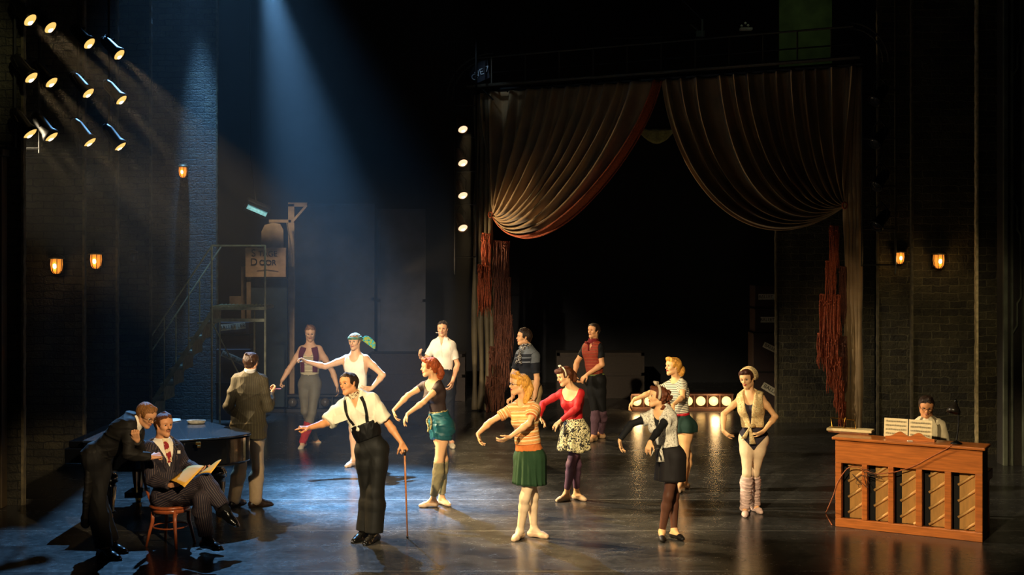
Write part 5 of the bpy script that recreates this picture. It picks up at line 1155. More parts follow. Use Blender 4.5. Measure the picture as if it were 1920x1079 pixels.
# footlights
def footlights(pxs, Y, label, lit, x0, x1):
    t = thing('footlight_trough', label, 'footlights', (XE((x0 + x1) / 2, Y), Y, 0)); a, b = XE(x0, Y), XE(x1, Y); wood = mat('trough_wood', (64, 34, 20) if lit else (50, 40, 32), .6)
    wood = mat('trough_wood_lit' if lit else 'trough_wood_unlit', (74, 40, 22) if lit else (36, 32, 30), .6)  # same wood twice: lamp glow painted into the lit row's colour
    MB().box((a, Y - .10, 0), (b, Y + .14, .06)).build('base_board', wood, t, bevel=.005)
    MB().box((a, Y + .11, .06), (b, Y + .14, .30)).build('back_board', wood, t)
    MB().box((a, Y - .08, .28), (b, Y + .14, .31)).build('top_board', wood, t)
    for i in range(len(pxs) + 1):
        x = XE(pxs[0] - 11 + (pxs[-1] - pxs[0] + 22) * i / len(pxs), Y); MB().box((x - .008, Y - .06, .06), (x + .008, Y + .12, .28)).build('divider', wood, t)
    for px in pxs:
        c = V((XE(px, Y), Y, .17)); MB().lathe([(.085 * math.sin(a_) + .0005, -.085 * math.cos(a_)) for a_ in np.linspace(0, math.pi, 13)], Matrix.Translation(c), 18).build('bulb', emitmat('footlight_glow', (255, 206, 128), 2.0) if lit else mat('dead_bulb', (90, 80, 62), .2), t, smooth=True)
    if lit:
        for px in pxs[::3]:
            l = D.lights.new('footlight', 'POINT'); l.energy = 9; l.color = (1, .62, .26); l.shadow_soft_size = .08; o = D.objects.new('footlight', l); COL.objects.link(o); o.location = (XE(px, Y), Y - .22, .22)
footlights([1194, 1217, 1242, 1266, 1290, 1314, 1338, 1362], 23.2, 'row of lit round footlights on the floor behind the dancers', True, 1183, 1374)
footlights([518, 549, 580, 610, 641, 672], 23.0, 'row of unlit round footlights behind the dancers on the left', False, 502, 688)
# ------------------------------------------------------------------ upstage scenery
SLATE = mat('slate_paint', (58, 60, 70), .85, vs=2.5, var=.3)
def slab(name, x0, y0, x1, y1, Y, th, m, label, cat, parts=()):
    a = P(x0, y1, Y); b = P(x1, y0, Y); t = thing(name, label, cat, ((a.x + b.x) / 2, Y, max(0, a.z)))
    z0 = 0 if y1 > 740 else a.z
    MB().box((a.x, Y, z0), (b.x, Y + th, b.z)).build('panel', m, t, bevel=.01)
    w_ = .06
    for q in ((a.x, z0, a.x + w_, b.z), (b.x - w_, z0, b.x, b.z), (a.x, b.z - w_, b.x, b.z), (a.x, (z0 + b.z) * .5, b.x, (z0 + b.z) * .5 + w_)):
        MB().box((q[0], Y - .02, q[1]), (q[2], Y, q[3])).build('batten', m, t)
    return t
slab('scenery_flat', 545, 382, 702, 760, 25.2, .08, SLATE, 'tall slate grey scenery flat behind the first two male dancers', 'stage flat')
slab('scenery_flat', 708, 392, 798, 757, 25.6, .08, mat('slate_paint_two', (66, 66, 74), .85, vs=2.5, var=.3), 'narrower grey scenery flat right of the tall slate one', 'stage flat')
slab('storage_trunk', 690, 664, 872, 757, 24.6, .6, mat('trunk_brown', (44, 34, 32), .8), 'long dark brown trunk against the wall behind the man in the polo', 'trunk')
slab('storage_trunk', 1044, 662, 1208, 757, 25.0, .6, mat('trunk_black', (40, 30, 24), .8), 'long dark trunk against the wall behind the man in the knit vest', 'trunk')
# stage door booth
r = thing('stage_door_booth', 'wooden stage door booth behind the metal staircase', 'stage door', (XE(500, 22.9), 22.9, 0)); BEI = mat('booth_paint', (170, 140, 104), .8, vs=5, var=.3); TEAL = mat('booth_teal', (54, 66, 68), .8, vs=4)
def pbox(x0, y0, x1, y1, Y, th, nm_, m, par): a = P(x0, y1, Y); b = P(x1, y0, Y); return MB().box((a.x, Y, max(0, a.z)), (b.x, Y + th, b.z)).build(nm_, m, par, bevel=.006)
pbox(462, 522, 538, 764, 22.9, .1, 'lower_panel', TEAL, r); pbox(540, 382, 552, 764, 23.2, .1, 'post', BEI, r); pbox(540, 380, 576, 388, 23.2, .08, 'cross_beam', BEI, r); pbox(504, 412, 546, 418, 23.2, .08, 'shelf', BEI, r)
a = P(490, 466, 23.0); b = P(531, 418, 23.0); ar = [(a.x, a.z), (b.x, a.z), (b.x, b.z - .12), (b.x - .06, b.z - .02), ((a.x + b.x) / 2, b.z), (a.x + .06, b.z - .04), (a.x, b.z - .16)]
MB().prism(ar, 0, .05, Matrix.Translation((0, 23.05, 0)) @ Matrix.Rotation(math.pi / 2, 4, 'X')).build('arched_board', BEI, r)
MB().tube([P(549, 416, 23.1), P(575, 386, 23.1)], .03, 4).build('brace', BEI, r); MB().tube([P(538, 418, 22.9), P(545, 460, 22.9), P(549, 500, 22.9)], .014, 6).build('rope', mat('rope', (120, 100, 70), .9), r)
pbox(462, 462, 470, 764, 22.82, .05, 'post', BEI, r); pbox(430, 556, 454, 572, 23.1, .05, 'shelf', BEI, r); pbox(452, 500, 460, 600, 23.1, .05, 'post', BEI, r)
sg = thing('stage_door_sign', 'square board lettered STAGE DOOR hanging above the stair landing', 'sign', P(498, 492, 22.75))
pbox(460, 465, 536, 520, 22.75, .075, 'board', mat('sign_paint', (196, 156, 116), .8, vs=6, var=.25), sg)
TX = mat('sign_black', (30, 22, 18), .8); MR = Matrix.Rotation(math.pi / 2, 4, 'X')
def sigtext(body, px, py, Y, size, par, m=None, rot=0, nm_='lettering', align='CENTER'):
    return text(nm_, body, size, m or TX, Matrix.Translation(P(px, py, Y)) @ Matrix.Rotation(rot, 4, 'Y') @ MR, par, .004, align)
for (b1, px, py, sz) in (('S', 475.5, 475.5, .165), ('TAGE', 500, 476.5, .125), ('D', 476, 492, .165), ('OOR', 500, 493, .125)): sigtext(b1, px + (2 if len(b1) > 1 else 0), py, 22.74, sz * 1.08, sg)
MB().tube([P(482, 508, 22.74), P(500, 506, 22.74), P(522, 509, 22.74)], .004, 4).build('scroll_line', TX, sg)
# staircase
r = thing('metal_staircase', 'grey metal staircase with a railed landing in front of the stage door', 'staircase', (XE(400, 21), 21, 0)); ST = mat('stair_metal', (176, 178, 150), .5, .3, vs=12); Y0, Y1 = 20.7, 21.5
A = P(393, 576, Y0); B = P(497, 576, Y0); MB().box((A.x, Y0, A.z - .05), (B.x, Y1, A.z)).build('landing', ST, r, bevel=.005)
g_ = MB(); 
for k in range(14): x = A.x + (B.x - A.x) * (k + .5) / 14; g_.box((x - .008, Y0 - .012, A.z - .005), (x + .008, Y1, A.z + .012))
g_.build('landing_grating', ST, r)
MB().box((A.x, Y0, A.z - .24), (B.x, Y0 + .04, A.z - .19)).build('lower_beam', ST, r)
zt = P(393, 461, Y0).z
for px, yy in ((397, Y0), (497, Y0), (477, Y1), (412, Y1)):
    x = XE(px, yy); MB().tube([(x, yy, 0), (x, yy, zt if px in (397, 497) else A.z)], .018, 6).build('post', ST, r)
MB().tube([(XE(397, Y0), Y0, zt), (XE(497, Y0), Y0, zt), (XE(477, Y1), Y1, zt)], .016, 6).build('landing_rail', ST, r)
xs0 = A.x; rise = A.z / 8; run = .155
for k in range(1, 8):
    x1 = xs0 - run * (k - 1) + .03; z = A.z - rise * k; MB().box((x1 - .24, Y0 + .03, z - .03), (x1, Y1 - .1, z)).box((x1 - .012, Y0 + .04, z), (x1, Y1 - .12, z + rise - .03)).build('tread', ST, r)
dx = run * 8
for yy in (Y0, Y1 - .08): MB().sheet([[(xs0 + .02, yy, A.z - .05), (xs0 - dx - .02, yy, 0)], [(xs0 + .02, yy, A.z - .17), (xs0 - dx + .07, yy, 0)]], .02).build('stringer', ST, r)
for yy in (Y0, Y1 - .08):
    MB().tube([(XE(397, Y0), yy, zt), (XE(397, Y0) - dx - .25, yy, zt - A.z * 1.12)], .014, 6).build('handrail', ST, r)
    for f in (.30, .62, .95): MB().tube([(XE(397, Y0) - dx * f, yy, zt - A.z * f * .94), (XE(397, Y0) - dx * f, yy, max(.0, A.z * (1 - f) - .08))], .012, 6).build('baluster', ST, r)
MB().tube([(XE(397, Y0), Y0, A.z - .25), (XE(497, Y0), Y0, .1)], .012, 5).build('brace', ST, r)
# travelling trunks with paper labels
TL = mat('paper_strip', (178, 170, 150), .9)
def trunk(x0, y0, x1, y1, Y, label, strips):
    a = P(x0, y1, Y); b = P(x1, y0, Y); z0 = max(0, a.z) if y1 < 750 else 0
    t = thing('travelling_trunk', label, 'trunk', ((a.x + b.x) / 2, Y, z0)); m = mat('trunk_maroon', (34, 16, 16), .8)
    MB().box((a.x, Y, z0), (b.x, Y + .5, b.z)).build('box', m, t, bevel=.015); MB().box((a.x - .01, Y - .01, (z0 + b.z) / 2), (b.x + .01, Y + .51, (z0 + b.z) / 2 + .03)).build('lid_edge', BM, t)
    for (px, py, w_, h, rot, tx) in strips:
        c = P(px, py, Y - .012); MB().cbox((0, 0, 0), (w_, .006, h), Matrix.Translation(c) @ Matrix.Rotation(rot, 4, 'Y')).build('paper_label', TL, t)
        text('label_lettering', tx, h * .78, TX, Matrix.Translation(c + V((0, -.006, 0))) @ Matrix.Rotation(rot, 4, 'Y') @ MR, t, .002)
trunk(408, 604, 468, 655, 21.95, 'dark trunk under the stair landing with a level paper label', [(436, 613, .44, .11, -.10, 'BALLET LER')])
trunk(405, 655, 470, 764, 21.9, 'lower dark trunk under the stair landing with a slanting paper label', [(437, 672, .42, .10, .42, 'BALLET LER')])
trunk(1415, 535, 1475, 625, 22.9, 'upper maroon trunk at the brick pier with two level labels', [(1441, 557, .36, .10, 0, 'BALLET LE'), (1444, 600, .34, .10, 0, 'BALLET LE')])
trunk(1412, 625, 1475, 762, 22.85, 'lower maroon trunk at the brick pier with two slanting labels', [(1446, 653, .30, .10, .45, 'BALLET'), (1446, 732, .36, .12, .55, 'BALLET')])
# ------------------------------------------------------------------ curtain frame and curtains
FA = V((XE(890, 23.2), 23.2, 0)); FB = V((XE(1615, 20.4), 20.4, 0)); FD = (FB - FA); FN = V((FD.y, -FD.x, 0)).normalized()   # FN points to the audience
if FN.y > 0: FN = -FN
def onf(px, py, off=0.):
    k = (px - 960) / FPX; s_ = (k * FA.y - FA.x) / (FD.x - k * FD.y); Y = FA.y + s_ * FD.y; return P(px, py, Y) + FN * off
bar = lambda x: 172 - 52 * (x - 890) / 725
CUR = mat('curtain_velvet', (150, 122, 84), .62, vs=3, var=.25, bump=.15, bs=120, spec=.3); CUR.node_tree.nodes['Principled BSDF'].inputs['Sheen Weight'].default_value = .3
RUST = mat('rust_trim', (158, 72, 36), .75, vs=50, var=.6, bump=.6, bs=60)
def curtain(side):
    left = side < 0; K = (925, 403) if left else (1586, 386)
    t = thing('stage_curtain', 'left half of the gathered brown stage curtain tied back to the left' if left else 'right half of the gathered brown stage curtain tied back to the right', 'stage curtain', onf(K[0], 780))
    t.location.z = 0
    def path(u, v):
        if left:
            Tx = 903 + u * 340; T = (Tx, bar(Tx) + 4); P1 = (Tx - 43 * u, T[1] + 110 + 75 * u); P2 = (K[0] + 5 + 70 * u ** 1.2, K[1] - 60 + 195 * u)
        else:
            Tx = 1606 - u * 366; T = (Tx, bar(Tx) + 4); P1 = (Tx + 22 * u, T[1] + 110 + 60 * u); P2 = (K[0] - 5 - 184 * u ** 1.1, K[1] - 60 + 197 * u)
        a, b, c, d = (1 - v) ** 3, 3 * v * (1 - v) ** 2, 3 * v * v * (1 - v), v ** 3
        return (a * T[0] + b * P1[0] + c * P2[0] + d * K[0], a * T[1] + b * P1[1] + c * P2[1] + d * K[1])
    def grid(u0, u1, nu, lift=0.):
        rn = random.Random(4 if left else 9); ph = [rn.random() * 6.28 for _ in range(4)]; g = []
        for j in range(73):
            v = j / 72; row = []
            for i in range(nu + 1):
                u = u0 + (u1 - u0) * i / nu; x, y = path(u, v)
                w = u * 13 * 2 * math.pi + 1.6 * math.sin(u * 9 + ph[0]) + .8 * math.sin(v * 3 + u * 17 + ph[1]) + .5 * math.sin(u * 31 + ph[3])
                s_ = math.sin(w); s_ = (.5 + .5 * s_) ** 3.2 * 2 - .8
                amp = (.06 + .10 * math.sin(math.pi * min(1, v * 1.05)) ** .8) * (1 - v ** 5 * .85)
                off = amp * s_ + .03 * math.sin(w * 2.1 + ph[2]) * (v ** .5) * (1 - v ** 6) + .22 * math.sin(math.pi * v) ** 1.3 * u + .012 * math.sin(23 * u + 9 * v) + lift
                row.append(onf(x, y, off + .05))
            g.append(row)
        return g
    MB().sheet(grid(0, .957, 230), .012).build('drape', CUR, t, smooth=True)
    MB().sheet(grid(.950, 1., 14, .02), .014).build('trim_band', RUST if left else CUR, t, smooth=True)
    # straight folds falling to the floor at the tie
    xs_ = (893, 902, 912, 920) if left else (1590, 1598, 1606, 1612)
    for k, x in enumerate(xs_[:4]):
        bx = x + (-2 + k * 1.5 if left else 0); pts = [onf(x, bar(x) + 6, -.02), onf(x + (2 if left else -3), 300, .0), onf(x + (1 if left else -2), 410, .03), onf(bx, 560, .03), onf(bx + 3 * math.sin(k), 700, .02)]
        q = onf(bx, 780, .02); q.z = .02; pts.append(q); MB().tube(spline(pts, 6), [.05 + .012 * math.sin(i * .7 + k) for i in range(31)], 10).build('hanging_fold', CUR if not left else mat('lining_green', (96, 84, 60), .7, vs=3), t, smooth=True)
    # tie cord
    kk = onf(K[0], K[1], .10); MB().tube([kk + FN * .02 + V((.035 * math.cos(a), 0, .05 * math.sin(a))) for a in np.linspace(0, 6.28, 13)], .013, 8).build('tieback', RUST, t, smooth=True)
    return t
cL = curtain(-1); cR = curtain(1)
def fringe(name, label, tiers, m, seed, off=.12):
    """tiers: (px centre, half width px, y top, y bottom, count)"""
    rn = random.Random(seed); t = thing(name, label, 'curtain tassels', onf(tiers[0][0], tiers[0][2])); 
    for cx, hw, y0, y1, n in tiers:
        mb = MB()
        mb.tube([onf(cx - hw, y0, off), onf(cx + hw, y0 + 3, off)], .016, 8)
        n = int(n * 3.6)
        for i in range(n):
            x = cx + hw * (2 * (i + .5) / n - 1) + rn.uniform(-1, 1); o = off + rn.uniform(-.06, .05); yb = y1 + rn.uniform(-14, 8) + 6 * math.sin(i * .9); p0 = rn.random() * 6
            mb.tube([onf(x + .8 * math.sin(p0 + k * 1.5) + rn.uniform(-.5, .5), y0 + (yb - y0) * k / 6, o + .02 * math.sin(p0 * 2 + k)) for k in range(7)], [.0045, .0065, .006, .0075, .006, .0075, .004], 5)
            if rn.random() < .25: q = onf(x, y0 + 8 + rn.random() * 12, o + .02); mb.lathe([(.001, -.02), (.018, 0), (.001, .02)], Matrix.Translation(q), 6)
        mb.build('fringe_tier', m, t, smooth=True)['kind'] = 'stuff'
    return t
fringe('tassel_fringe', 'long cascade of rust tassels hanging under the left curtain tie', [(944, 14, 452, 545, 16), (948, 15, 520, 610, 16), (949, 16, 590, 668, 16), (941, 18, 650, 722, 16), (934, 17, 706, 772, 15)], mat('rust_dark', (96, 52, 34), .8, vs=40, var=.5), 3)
fringe('corner_tassel', 'orange corner tassels on the outer edge of the left curtain', [(921, 8, 438, 500, 8), (917, 12, 497, 582, 13)], RUST, 5, .2)
fringe('tassel_fringe', 'thick cascade of orange rust tassels hanging under the right curtain tie', [(1567, 8, 424, 505, 9), (1561, 10, 490, 560, 12), (1560, 19, 552, 648, 22), (1556, 20, 625, 684, 22), (1568, 14, 668, 724, 16), (1577, 9, 712, 770, 10), (1582, 6, 752, 800, 7)], RUST, 7, .16)
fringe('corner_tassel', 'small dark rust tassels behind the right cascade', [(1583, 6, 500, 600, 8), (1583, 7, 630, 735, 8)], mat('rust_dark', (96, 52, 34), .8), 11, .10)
# frame
GM = mat('grey_metal', (70, 66, 56), .5, .5)
t = thing('curtain_frame', 'dark metal proscenium frame with a railed walkway above the curtain', 'curtain frame', (FA + FB) / 2)
MB().tube([onf(890, bar(890), 0), onf(1618, bar(1618), 0)], .045, 8).build('lower_beam', BM, t); MB().tube([onf(890, bar(890) - 6, .3), onf(1618, bar(1618) - 8, .3)], .03, 6).build('front_beam', GM, t)
tr = lambda x: bar(x) - 66 + (1615 - x) * .012
MB().tube([onf(905, tr(905), .3), onf(1605, tr(1605), .3)], .016, 6).build('top_rail', GM, t)
MB().tube([onf(905, (tr(905) + bar(905)) / 2, .3), onf(1605, (tr(1605) + bar(1605)) / 2, .3)], .012, 6).build('middle_rail', BM, t)
for x in range(935, 1611, 63): MB().tube([onf(x, bar(x) - 6, .3), onf(x, tr(x), .3)], .014, 6).build('rail_post', GM, t)
a = onf(890, 172); b = onf(1615, 120); MB().sheet([[a, b], [a - FN * .7, b - FN * .7]], .04).build('walkway_deck', DARK, t)
for x in (897, 1610): q = onf(x, 780, -.1); MB().tube([onf(x, bar(x), -.1), (q.x, q.y, 0)], .03, 8).build('frame_post', BM, t)
for cx, cy, a0, a1, R_ in ((936, 190, math.pi, math.pi / 2, 86), (1598, 120, math.pi / 2, 0, 72)):
    for rr in (R_, R_ - 10): MB().tube([onf(cx + rr * math.cos(a), cy - rr * math.sin(a), .25) for a in np.linspace(a0, a1, 14)], .013, 6).build('arch_bracket', GM, t)
    am = (a0 + a1) / 2; MB().tube([onf(cx, cy, .25), onf(cx + R_ * math.cos(am), cy - R_ * math.sin(am), .25)], .013, 6).build('bracket_spoke', BM, t)
for x in range(915, 1610, 38): q = onf(x, bar(x) + 2, .02); MB().tube([q + V((.03 * math.cos(a), 0, .03 * math.sin(a))) for a in np.linspace(0, 6.28, 8)], .006, 5).build('curtain_ring', BM, t)
sg = thing('arc_sign', 'small dark curved sign with pale letters at the upper left curtain corner', 'sign', onf(917, 140, .35))
pts = [(896, 146), (903, 131), (915, 121), (930, 117), (934, 150), (912, 160)]
c = onf(915, 140, .35); MB().add([onf(x, y, .36) for x, y in pts] + [onf(x, y, .32) for x, y in pts], [tuple(range(6)), tuple(range(11, 5, -1))] + [(i, (i + 1) % 6, 6 + (i + 1) % 6, 6 + i) for i in range(6)]).build('plate', mat('sign_navy', (20, 28, 44), .5), sg)
PB = mat('pale_blue_paint', (190, 214, 236), .6)
for ch, x, y, rt in (('G', 907, 150, -.6), ('V', 913, 144, -.45), ('E', 920, 140, -.3), ('7', 930, 135, -.15)):
    text('letter', ch, .15, PB, Matrix.Translation(onf(x, y, .385)) @ Matrix.Rotation(rt, 4, 'Y') @ MR, sg)
# small pelmet seen between the curtains
t = thing('pelmet', 'small pale green pelmet hanging in the gap between the curtains', 'pelmet', P(1232, 250, 25))
g = [[P(1196 + 70 * i / 12, 242 + (24 * math.sin(math.pi * i / 12) + 4) * k / 5, 25 + .04 * math.sin(i * 2)) for i in range(13)] for k in range(6)]
MB().sheet(g, .02).build('cloth', mat('pelmet_green', (150, 150, 96), .8), t, smooth=True); MB().tube([P(1190, 241, 24.97), P(1270, 241, 24.97)], .02, 6).build('rod', BM, t)
for px in (1200, 1262): MB().tube([P(px, 241, 24.97), P(px, -60, 24.97)], .006, 4).build('hanging_line', DARK, t)
# upper gallery pieces
t = thing('upper_bridge', 'dark bridge box with a pale bracket above the right curtain', 'bridge', P(1300, 60, 22))
MB().tube([P(1280, 0, 22), P(1318, 38, 22)], .02, 6).build('strut', BM, t); MB().tube([P(1317, 36, 21.9), P(1317, 68, 21.9)], .018, 6).box(P(1306, 68, 21.9), P(1318, 61, 22.1)).build('pale_bracket', mat('pale_green_metal', (110, 130, 110), .5), t)
MB().tube([P(1150, 72, 22), P(1318, 66, 22)], .04, 6).build('beam', BM, t); MB().tube([P(1294, 45, 21.9), P(1310, 58, 21.9)], .012, 6).build('rod', mat('grey_metal', (70, 66, 56)), t)
t = thing('ornament_tray', 'pale tray with three small balls on the walkway rail', 'ornament', onf(1406, 58, .3))
MB().cbox(onf(1407, 60, .3), (.20, .12, .04)).build('tray', mat('plaster', (190, 185, 160), .6), t, bevel=.01)
for x, y in ((1399, 54), (1406, 49), (1411, 53)): MB().lathe([(.001, -.022), (.02, -.01), (.022, 0), (.02, .01), (.001, .022)], Matrix.Translation(onf(x, y, .3)), 10).build('ball', mat('plaster', (190, 185, 160)), t, smooth=True)
t = thing('lit_backdrop', 'dull green painted wall piece high behind the walkway', 'stage flat', P(1510, 60, 24))
a = P(1461, 130, 24); b = P(1560, -40, 24); MB().box((a.x, 24, a.z), (b.x, 24.1, b.z + 1)).build('panel', mat('green_wall', (70, 82, 48), .8, vs=3, var=.4), t)
# ------------------------------------------------------------------ grand piano
GLOSS = mat('piano_black', (8, 9, 12), .12, var=.05, coat=1., bump=.01); BRASS = mat('brass', (190, 140, 60), .3, 1.)
PZ = .93
def outline():
    near = spline([(-4.52, 13.46, 0), (-4.25, 13.42, 0), (-3.85, 13.42, 0), (-3.4, 13.55, 0), (-3.02, 13.78, 0), (-2.86, 14.03, 0), (-3.02, 14.30, 0), (-3.30, 14.62, 0), (-3.62, 15.0, 0), (-4.0, 15.14, 0), (-4.52, 15.18, 0)], 8)
    return [(p.x, p.y) for p in near]
ol = outline(); cxy = (-3.85, 14.3); ins = lambda k: [(cxy[0] + (x - cxy[0]) * k, cxy[1] + (y - cxy[1]) * k) for x, y in ol]
gp = thing('grand_piano', 'glossy black grand piano with its lid closed at the left of the stage', 'grand piano', (-3.9, 14.3, 0))
MB().prism(ins(1.0), PZ - .022, PZ).build('lid', mat('piano_lid', (22, 27, 38), .24, var=.8, vs=6, coat=.5, bump=.15, bs=40, stretch=(1, 3, 1)), gp, bevel=.006); MB().prism(ins(.985), PZ - .30, PZ - .03).build('rim', GLOSS, gp, bevel=.01); MB().prism(ins(.93), PZ - .33, PZ - .30).build('soundboard_frame', DARK, gp)  # lid's base colour holds the blue light falling on it; streaks are scratches
MB().box((-4.74, 13.55, PZ - .26), (-4.50, 15.15, PZ - .10)).build('key_bed', GLOSS, gp, bevel=.01)
MB().box((-4.72, 13.62, PZ - .10), (-4.50, 15.08, PZ - .03)).build('fallboard', GLOSS, gp, bevel=.015)
for x, y in ((-3.24, 14.15), (-4.35, 13.85), (-4.35, 14.9)):
    lg = MB().lathe([(.075, PZ - .30), (.085, PZ - .36), (.055, PZ - .40), (.085, PZ - .44), (.09, PZ - .50), (.06, PZ - .52), (.075, PZ - .56), (.045, .12), (.06, .10), (.04, .085)], Matrix.Translation((x, y, 0)), 12).build('leg', GLOSS, gp, smooth=True)
    MB().lathe([(.001, 0), (.03, .005), (.035, .04), (.03, .08), (.001, .085)], Matrix.Translation((x, y, 0)), 12).build('caster', BRASS, lg, smooth=True)
MB().tube([(-3.42, 14.05, PZ - .33), (-3.32, 14.1, .45), (-3.28, 14.13, .38)], .012, 6).build('leg_strut', GLOSS, gp)
MB().cbox(P(372, 832, 13.46), (.05, .02, .03)).cbox(P(373, 838, 13.47), (.03, .02, .02)).build('lid_catch', BRASS, gp)
MB().box((-4.3, 14.2, .18), (-4.1, 14.5, .24)).tube([(-4.2, 14.3, .2), (-4.2, 14.3, PZ - .3)], .02, 6).build('pedal_lyre', GLOSS, gp)
ash = thing('ashtray', 'white oval ashtray dish on top of the grand piano', 'ashtray', (P(370, 790, 14.8).x, 14.75, PZ))
MB().lathe([(.001, .004), (.075, .006), (.088, .012), (.105, .038), (.112, .040), (.095, .004), (.001, 0)], Matrix.Translation(ash.location) @ Matrix.Scale(.62, 4, (0, 1, 0)), 24).build('dish', mat('white_ceramic', (225, 222, 210), .25), ash, smooth=True)
def paper(name, label, quad, m, sub=True, cat='paper', kink=.01):
    a, b, c, d = [V(q) for q in quad]; g = [[a.lerp(b, i / 6).lerp(d.lerp(c, i / 6), j / 6) + V((0, 0, kink * math.sin(math.pi * i / 6))) for i in range(7)] for j in range(7)]
    o = MB().sheet(g, .0025).build(name, m, smooth=True); tag(o, label, cat); return o
WP = mat('white_paper', (230, 224, 206), .7, var=.05); YP = mat('yellow_paper', (232, 176, 62), .7, var=.06, vs=8)
def flat_at(px, py, z): Y = FPX * (CAMH - z) / (py - HORY); return V(((px - 960) * Y / FPX, Y, z))
paper('sheet_of_paper', 'white sheet of paper on the grand piano beside the ashtray', [flat_at(305, 795, PZ + .006), flat_at(340, 789, PZ + .006), flat_at(338, 785.5, PZ + .006), flat_at(318, 785.5, PZ + .006)], WP, kink=.003)
paper('sheet_of_paper', 'white papers on the grand piano by the bending man', [flat_at(255, 803, PZ + .006), flat_at(278, 802, PZ + .006), flat_at(276, 796, PZ + .006), flat_at(258, 796, PZ + .006)], WP, kink=.003)
paper('yellow_paper', 'large yellow sheet the seated man holds in his near hand', [P(319, 901, 12.40), P(346, 914, 12.28), P(383, 874, 12.50), P(353, 875, 12.62)], YP)
paper('yellow_paper', 'smaller yellow sheet the seated man holds in his far hand', [P(369, 891, 12.42), P(396, 887, 12.32), P(415, 862, 12.42), P(398, 872, 12.52)], YP)
# ------------------------------------------------------------------ bentwood chair
CW = mat('bentwood', (146, 74, 40), .28, vs=8, var=.2, coat=.6, stretch=(6, 6, 1))
bc = thing('bentwood_chair', 'reddish bentwood chair the seated man in pinstripes sits on', 'chair', (P(320, 960, 12.75).x, 12.75, 0)); cx, cy = bc.location.x, 12.75; sz = .40
MB().lathe([(.001, sz - .02), (.19, sz - .022), (.205, sz - .012), (.208, sz), (.19, sz + .012), (.17, sz + .002), (.001, sz)], Matrix.Translation((cx, cy, 0)), 32).build('seat', CW, bc, smooth=True)
MB().lathe([(.165, sz - .06), (.185, sz - .06), (.185, sz - .02), (.165, sz - .02)], Matrix.Translation((cx, cy, 0)), 32).build('seat_ring', CW, bc, smooth=True)
for a in (-62, 20, 118, 200):
    ca, sa = math.cos(math.radians(a)), math.sin(math.radians(a)); MB().tube([(cx + ca * .17, cy + sa * .17, sz - .02), (cx + ca * .175, cy + sa * .175, sz * .6), (cx + ca * .20, cy + sa * .20, .15), (cx + ca * .235, cy + sa * .235, 0)], [.020, .019, .016, .013], 10).build('leg', CW, bc, smooth=True)
    MB().tube([(cx + ca * .16 - sa * .06, cy + sa * .16 + ca * .06, sz - .04), (cx + ca * .168 - sa * .02, cy + sa * .168 + ca * .02, sz - .07), (cx + ca * .173, cy + sa * .173, sz - .13)], .009, 6).build('corner_brace', CW, bc, smooth=True)
bk = [V((cx - .17, cy - .05, sz)), V((cx - .24, cy - .08, sz + .25)), V((cx - .27, cy - .02, sz + .46)), V((cx - .27, cy + .14, sz + .50)), V((cx - .25, cy + .24, sz + .42)), V((cx - .21, cy + .22, sz + .2)), V((cx - .12, cy + .15, sz))]
MB().tube(spline(bk, 6), .014, 8).build('back_hoop', CW, bc, smooth=True)
MB().tube([V((cx + .17 * math.cos(a), cy + .17 * math.sin(a), .19)) for a in np.linspace(0, 6.28, 24)], .009, 6).build('leg_ring', CW, bc, smooth=True)
# ------------------------------------------------------------------ upright piano (seen from its back)
WOOD = mat('piano_wood', (178, 98, 40), .33, vs=5, var=.28, coat=.4, stretch=(1, 1, 9)); WOODH = mat('piano_wood_rails', (182, 102, 42), .33, vs=5, var=.28, coat=.4, stretch=(.8, 1, 12)); PAN = mat('soundboard', (198, 146, 76), .5, vs=6, var=.15, stretch=(5, 1, 1)); RIB = mat('rib_wood', (222, 172, 104), .5, vs=8, var=.12)
ux, uy = V((3.43, 13.58, 0)), V((4.72, 12.84, 0)); rz = math.atan2(uy.y - ux.y, uy.x - ux.x); W_ = (uy - ux).length
up = thing('upright_piano', 'orange brown upright piano showing its slatted back, at the right', 'upright piano', ux, rz); U_ = Matrix.Translation(ux) @ Matrix.Rotation(rz, 4, 'Z')
def ul(px, py, off=0.):   # pixel -> piano back plane, local coordinates
    n = U_.to_3x3() @ V((0, 1, 0)); o = V((0, 0, CAMH)); d = P(px, py, 1.) - o; t_ = (ux - n * off - o).dot(n) / d.dot(n); return U_.inverted() @ (o + d * t_)
up_ = lambda mb, n, m, **k: mb.build(n, m, up, local=True, **k)
up_(MB().box((-.03, -.035, .925), (W_ + .03, .30, .955)), 'top_board', WOODH, bevel=.008)
up_(MB().box((0, 0, .68), (W_, .03, .925)), 'upper_panel', WOODH, bevel=.004)
up_(MB().box((0, 0, .0), (W_, .06, .095)), 'bottom_rail', WOODH, bevel=.006)
f_ = W_ / 930.; bays = [(40, 175), (210, 345), (380, 520), (560, 700), (740, 885)]
posts = [(0, 40), (175, 210), (345, 380), (520, 560), (700, 740), (885, 930)]
for a, b in posts: up_(MB().box((a * f_, 0, .095), (b * f_, .07, .68)), 'back_post', WOOD, bevel=.005)
up_(MB().box((.01, .14, .02), (W_ - .01, .17, .92)), 'gap_shade_sheet', DARK)  # black sheet standing in for the shade in the gaps between posts
